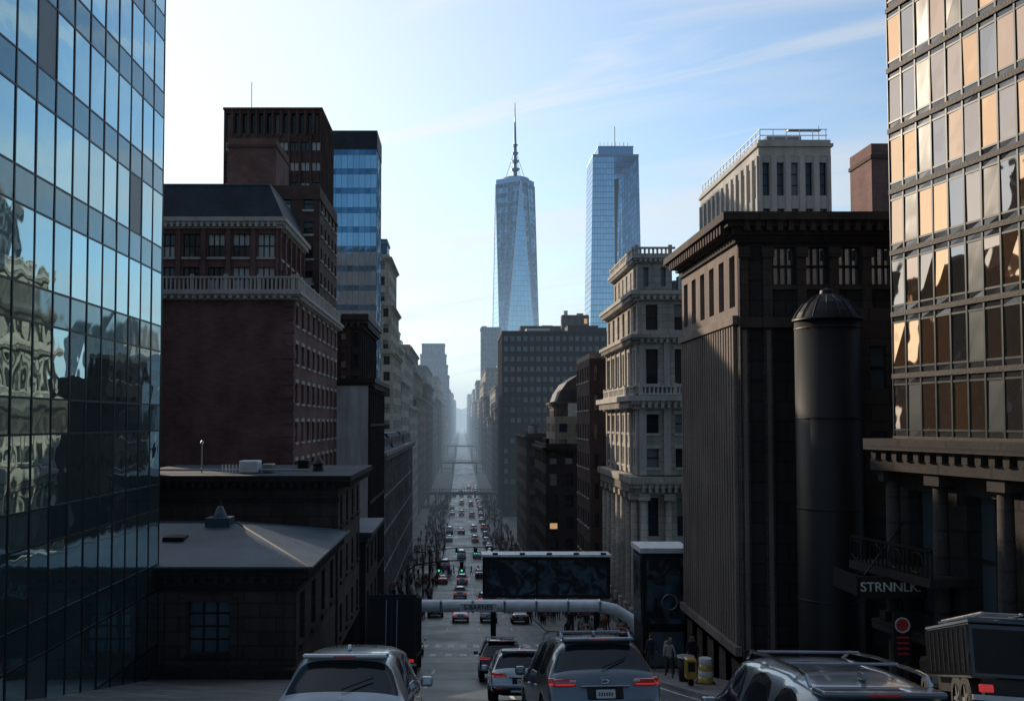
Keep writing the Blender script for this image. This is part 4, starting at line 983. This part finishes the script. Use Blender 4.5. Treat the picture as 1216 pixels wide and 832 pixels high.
# ------------------------------------------------------------------ haze: air volume that absorbs; its own emission stands in for scattered daylight
m=bpy.data.materials.new('air_haze'); m.use_nodes=True; nt=m.node_tree; nt.nodes.clear()
sg_=.00030
out=N(nt,'ShaderNodeOutputMaterial'); va=N(nt,'ShaderNodeVolumeAbsorption'); va.inputs['Color'].default_value=(0,0,0,1); va.inputs['Density'].default_value=sg_
em=N(nt,'ShaderNodeEmission'); em.inputs['Color'].default_value=(.55,.73,.90,1); em.inputs['Strength'].default_value=sg_*.92
ad=N(nt,'ShaderNodeAddShader'); L(nt,va.outputs[0],ad.inputs[0]); L(nt,em.outputs[0],ad.inputs[1]); L(nt,ad.outputs[0],out.inputs['Volume']); M['air_haze']=m
m.cycles.emission_sampling='NONE'; m.cycles.homogeneous_volume=True
b=MB(); b.box(-1500,1500,175,4200,-30.5,130,'air_haze'); b.add('sky_haze')
# ------------------------------------------------------------------ light
el=math.radians(19); az=math.radians(-38)
d=Vector((math.sin(az)*math.cos(el),math.cos(az)*math.cos(el),math.sin(el)))
sl=bpy.data.lights.new('sun','SUN'); sl.energy=4.5; sl.angle=math.radians(.5); sl.color=(1,.82,.62)
so=bpy.data.objects.new('sun',sl); scene.collection.objects.link(so); so.rotation_euler=(-d).to_track_quat('-Z','Y').to_euler()
w=bpy.data.worlds.new('World'); scene.world=w; w.use_nodes=True; nt=w.node_tree
bg=nt.nodes['Background']
sky=N(nt,'ShaderNodeTexSky',sky_type='NISHITA'); sky.sun_disc=False; sky.sun_elevation=el; sky.sun_rotation=az; sky.dust_density=.6; sky.air_density=1.0; sky.ozone_density=2.0
tc=N(nt,'ShaderNodeTexCoord'); vec=tc.outputs['Generated']; sx=N(nt,'ShaderNodeSeparateXYZ'); L(nt,vec,sx.inputs[0])
dt=N(nt,'ShaderNodeVectorMath',operation='DOT_PRODUCT'); L(nt,vec,dt.inputs[0]); dt.inputs[1].default_value=tuple(d)
dots=dt.outputs['Value']
near=math_(nt,'MULTIPLY_ADD',dots,.8,.3,clamp=True)
boost=math_(nt,'MULTIPLY_ADD',near,1.65,.62)
sc=N(nt,'ShaderNodeVectorMath',operation='SCALE'); L(nt,mixc(nt,1.0,sky.outputs[0],(.93,1.05,1.10),'MULTIPLY'),sc.inputs[0]); L(nt,boost,sc.inputs['Scale'])
zz=math_(nt,'ADD',math_(nt,'MAXIMUM',sx.outputs[2],.0),.14)
cb=N(nt,'ShaderNodeCombineXYZ'); L(nt,math_(nt,'DIVIDE',sx.outputs[0],zz),cb.inputs[0]); L(nt,math_(nt,'DIVIDE',sx.outputs[1],zz),cb.inputs[1])
r1_=N(nt,'ShaderNodeMapping'); r1_.inputs['Rotation'].default_value=(0,0,math.radians(28)); L(nt,cb.outputs[0],r1_.inputs[0])
def layer(scl,loc,dist,lo,hi,det):
    mp=N(nt,'ShaderNodeMapping'); mp.inputs['Scale'].default_value=scl; mp.inputs['Location'].default_value=loc; L(nt,r1_.outputs[0],mp.inputs[0])
    n1=N(nt,'ShaderNodeTexNoise'); n1.inputs['Scale'].default_value=1.0; n1.inputs['Detail'].default_value=det; n1.inputs['Distortion'].default_value=dist; n1.inputs['Roughness'].default_value=.55; L(nt,mp.outputs[0],n1.inputs[0])
    return ramp(nt,n1.outputs[0],lo,hi)
c1=layer((.45,1.3,1),(3.1,1.2,0),.6,.36,.60,6); c2=layer((.7,4.0,1),(7.3,2.2,0),.8,.46,.68,5)
cl=math_(nt,'MAXIMUM',math_(nt,'MULTIPLY',c1,.9),math_(nt,'MULTIPLY',c2,.8))
cl=math_(nt,'MULTIPLY',cl,math_(nt,'MULTIPLY_ADD',near,.8,.2))
veil=math_(nt,'POWER',math_(nt,'MAXIMUM',dots,0.0),3.5)
hor=math_(nt,'POWER',math_(nt,'SUBTRACT',1.0,math_(nt,'MAXIMUM',sx.outputs[2],0.0)),7.0)
fac=math_(nt,'MAXIMUM',cl,math_(nt,'MULTIPLY',veil,.9),clamp=True)
fac=math_(nt,'MAXIMUM',fac,math_(nt,'MULTIPLY',math_(nt,'MULTIPLY',hor,near),.95),clamp=True)
cs=N(nt,'ShaderNodeVectorMath',operation='SCALE'); cs.inputs[0].default_value=(1.0,1.0,1.0); L(nt,math_(nt,'MULTIPLY_ADD',near,7.4,2.6),cs.inputs['Scale'])
cc=mixc(nt,1.0,cs.outputs[0],mixc(nt,near,(.85,.97,1.08),(1.0,.985,.96)),'MULTIPLY')
c=mixc(nt,fac,sc.outputs[0],cc)
L(nt,c,bg.inputs[0]); bg.inputs[1].default_value=.10
# ------------------------------------------------------------------ camera
cam=bpy.data.cameras.new('Camera'); cam.sensor_width=36; cam.lens=1100/1216*36; cam.clip_end=12000; cam.clip_start=.1
co=bpy.data.objects.new('Camera',cam); scene.collection.objects.link(co); co.location=(0,0,0)
pt=math.atan(.04); co.rotation_euler=(math.radians(90)+pt,0,0); cam.shift_x=60/1216; cam.shift_y=40/1216
scene.camera=co
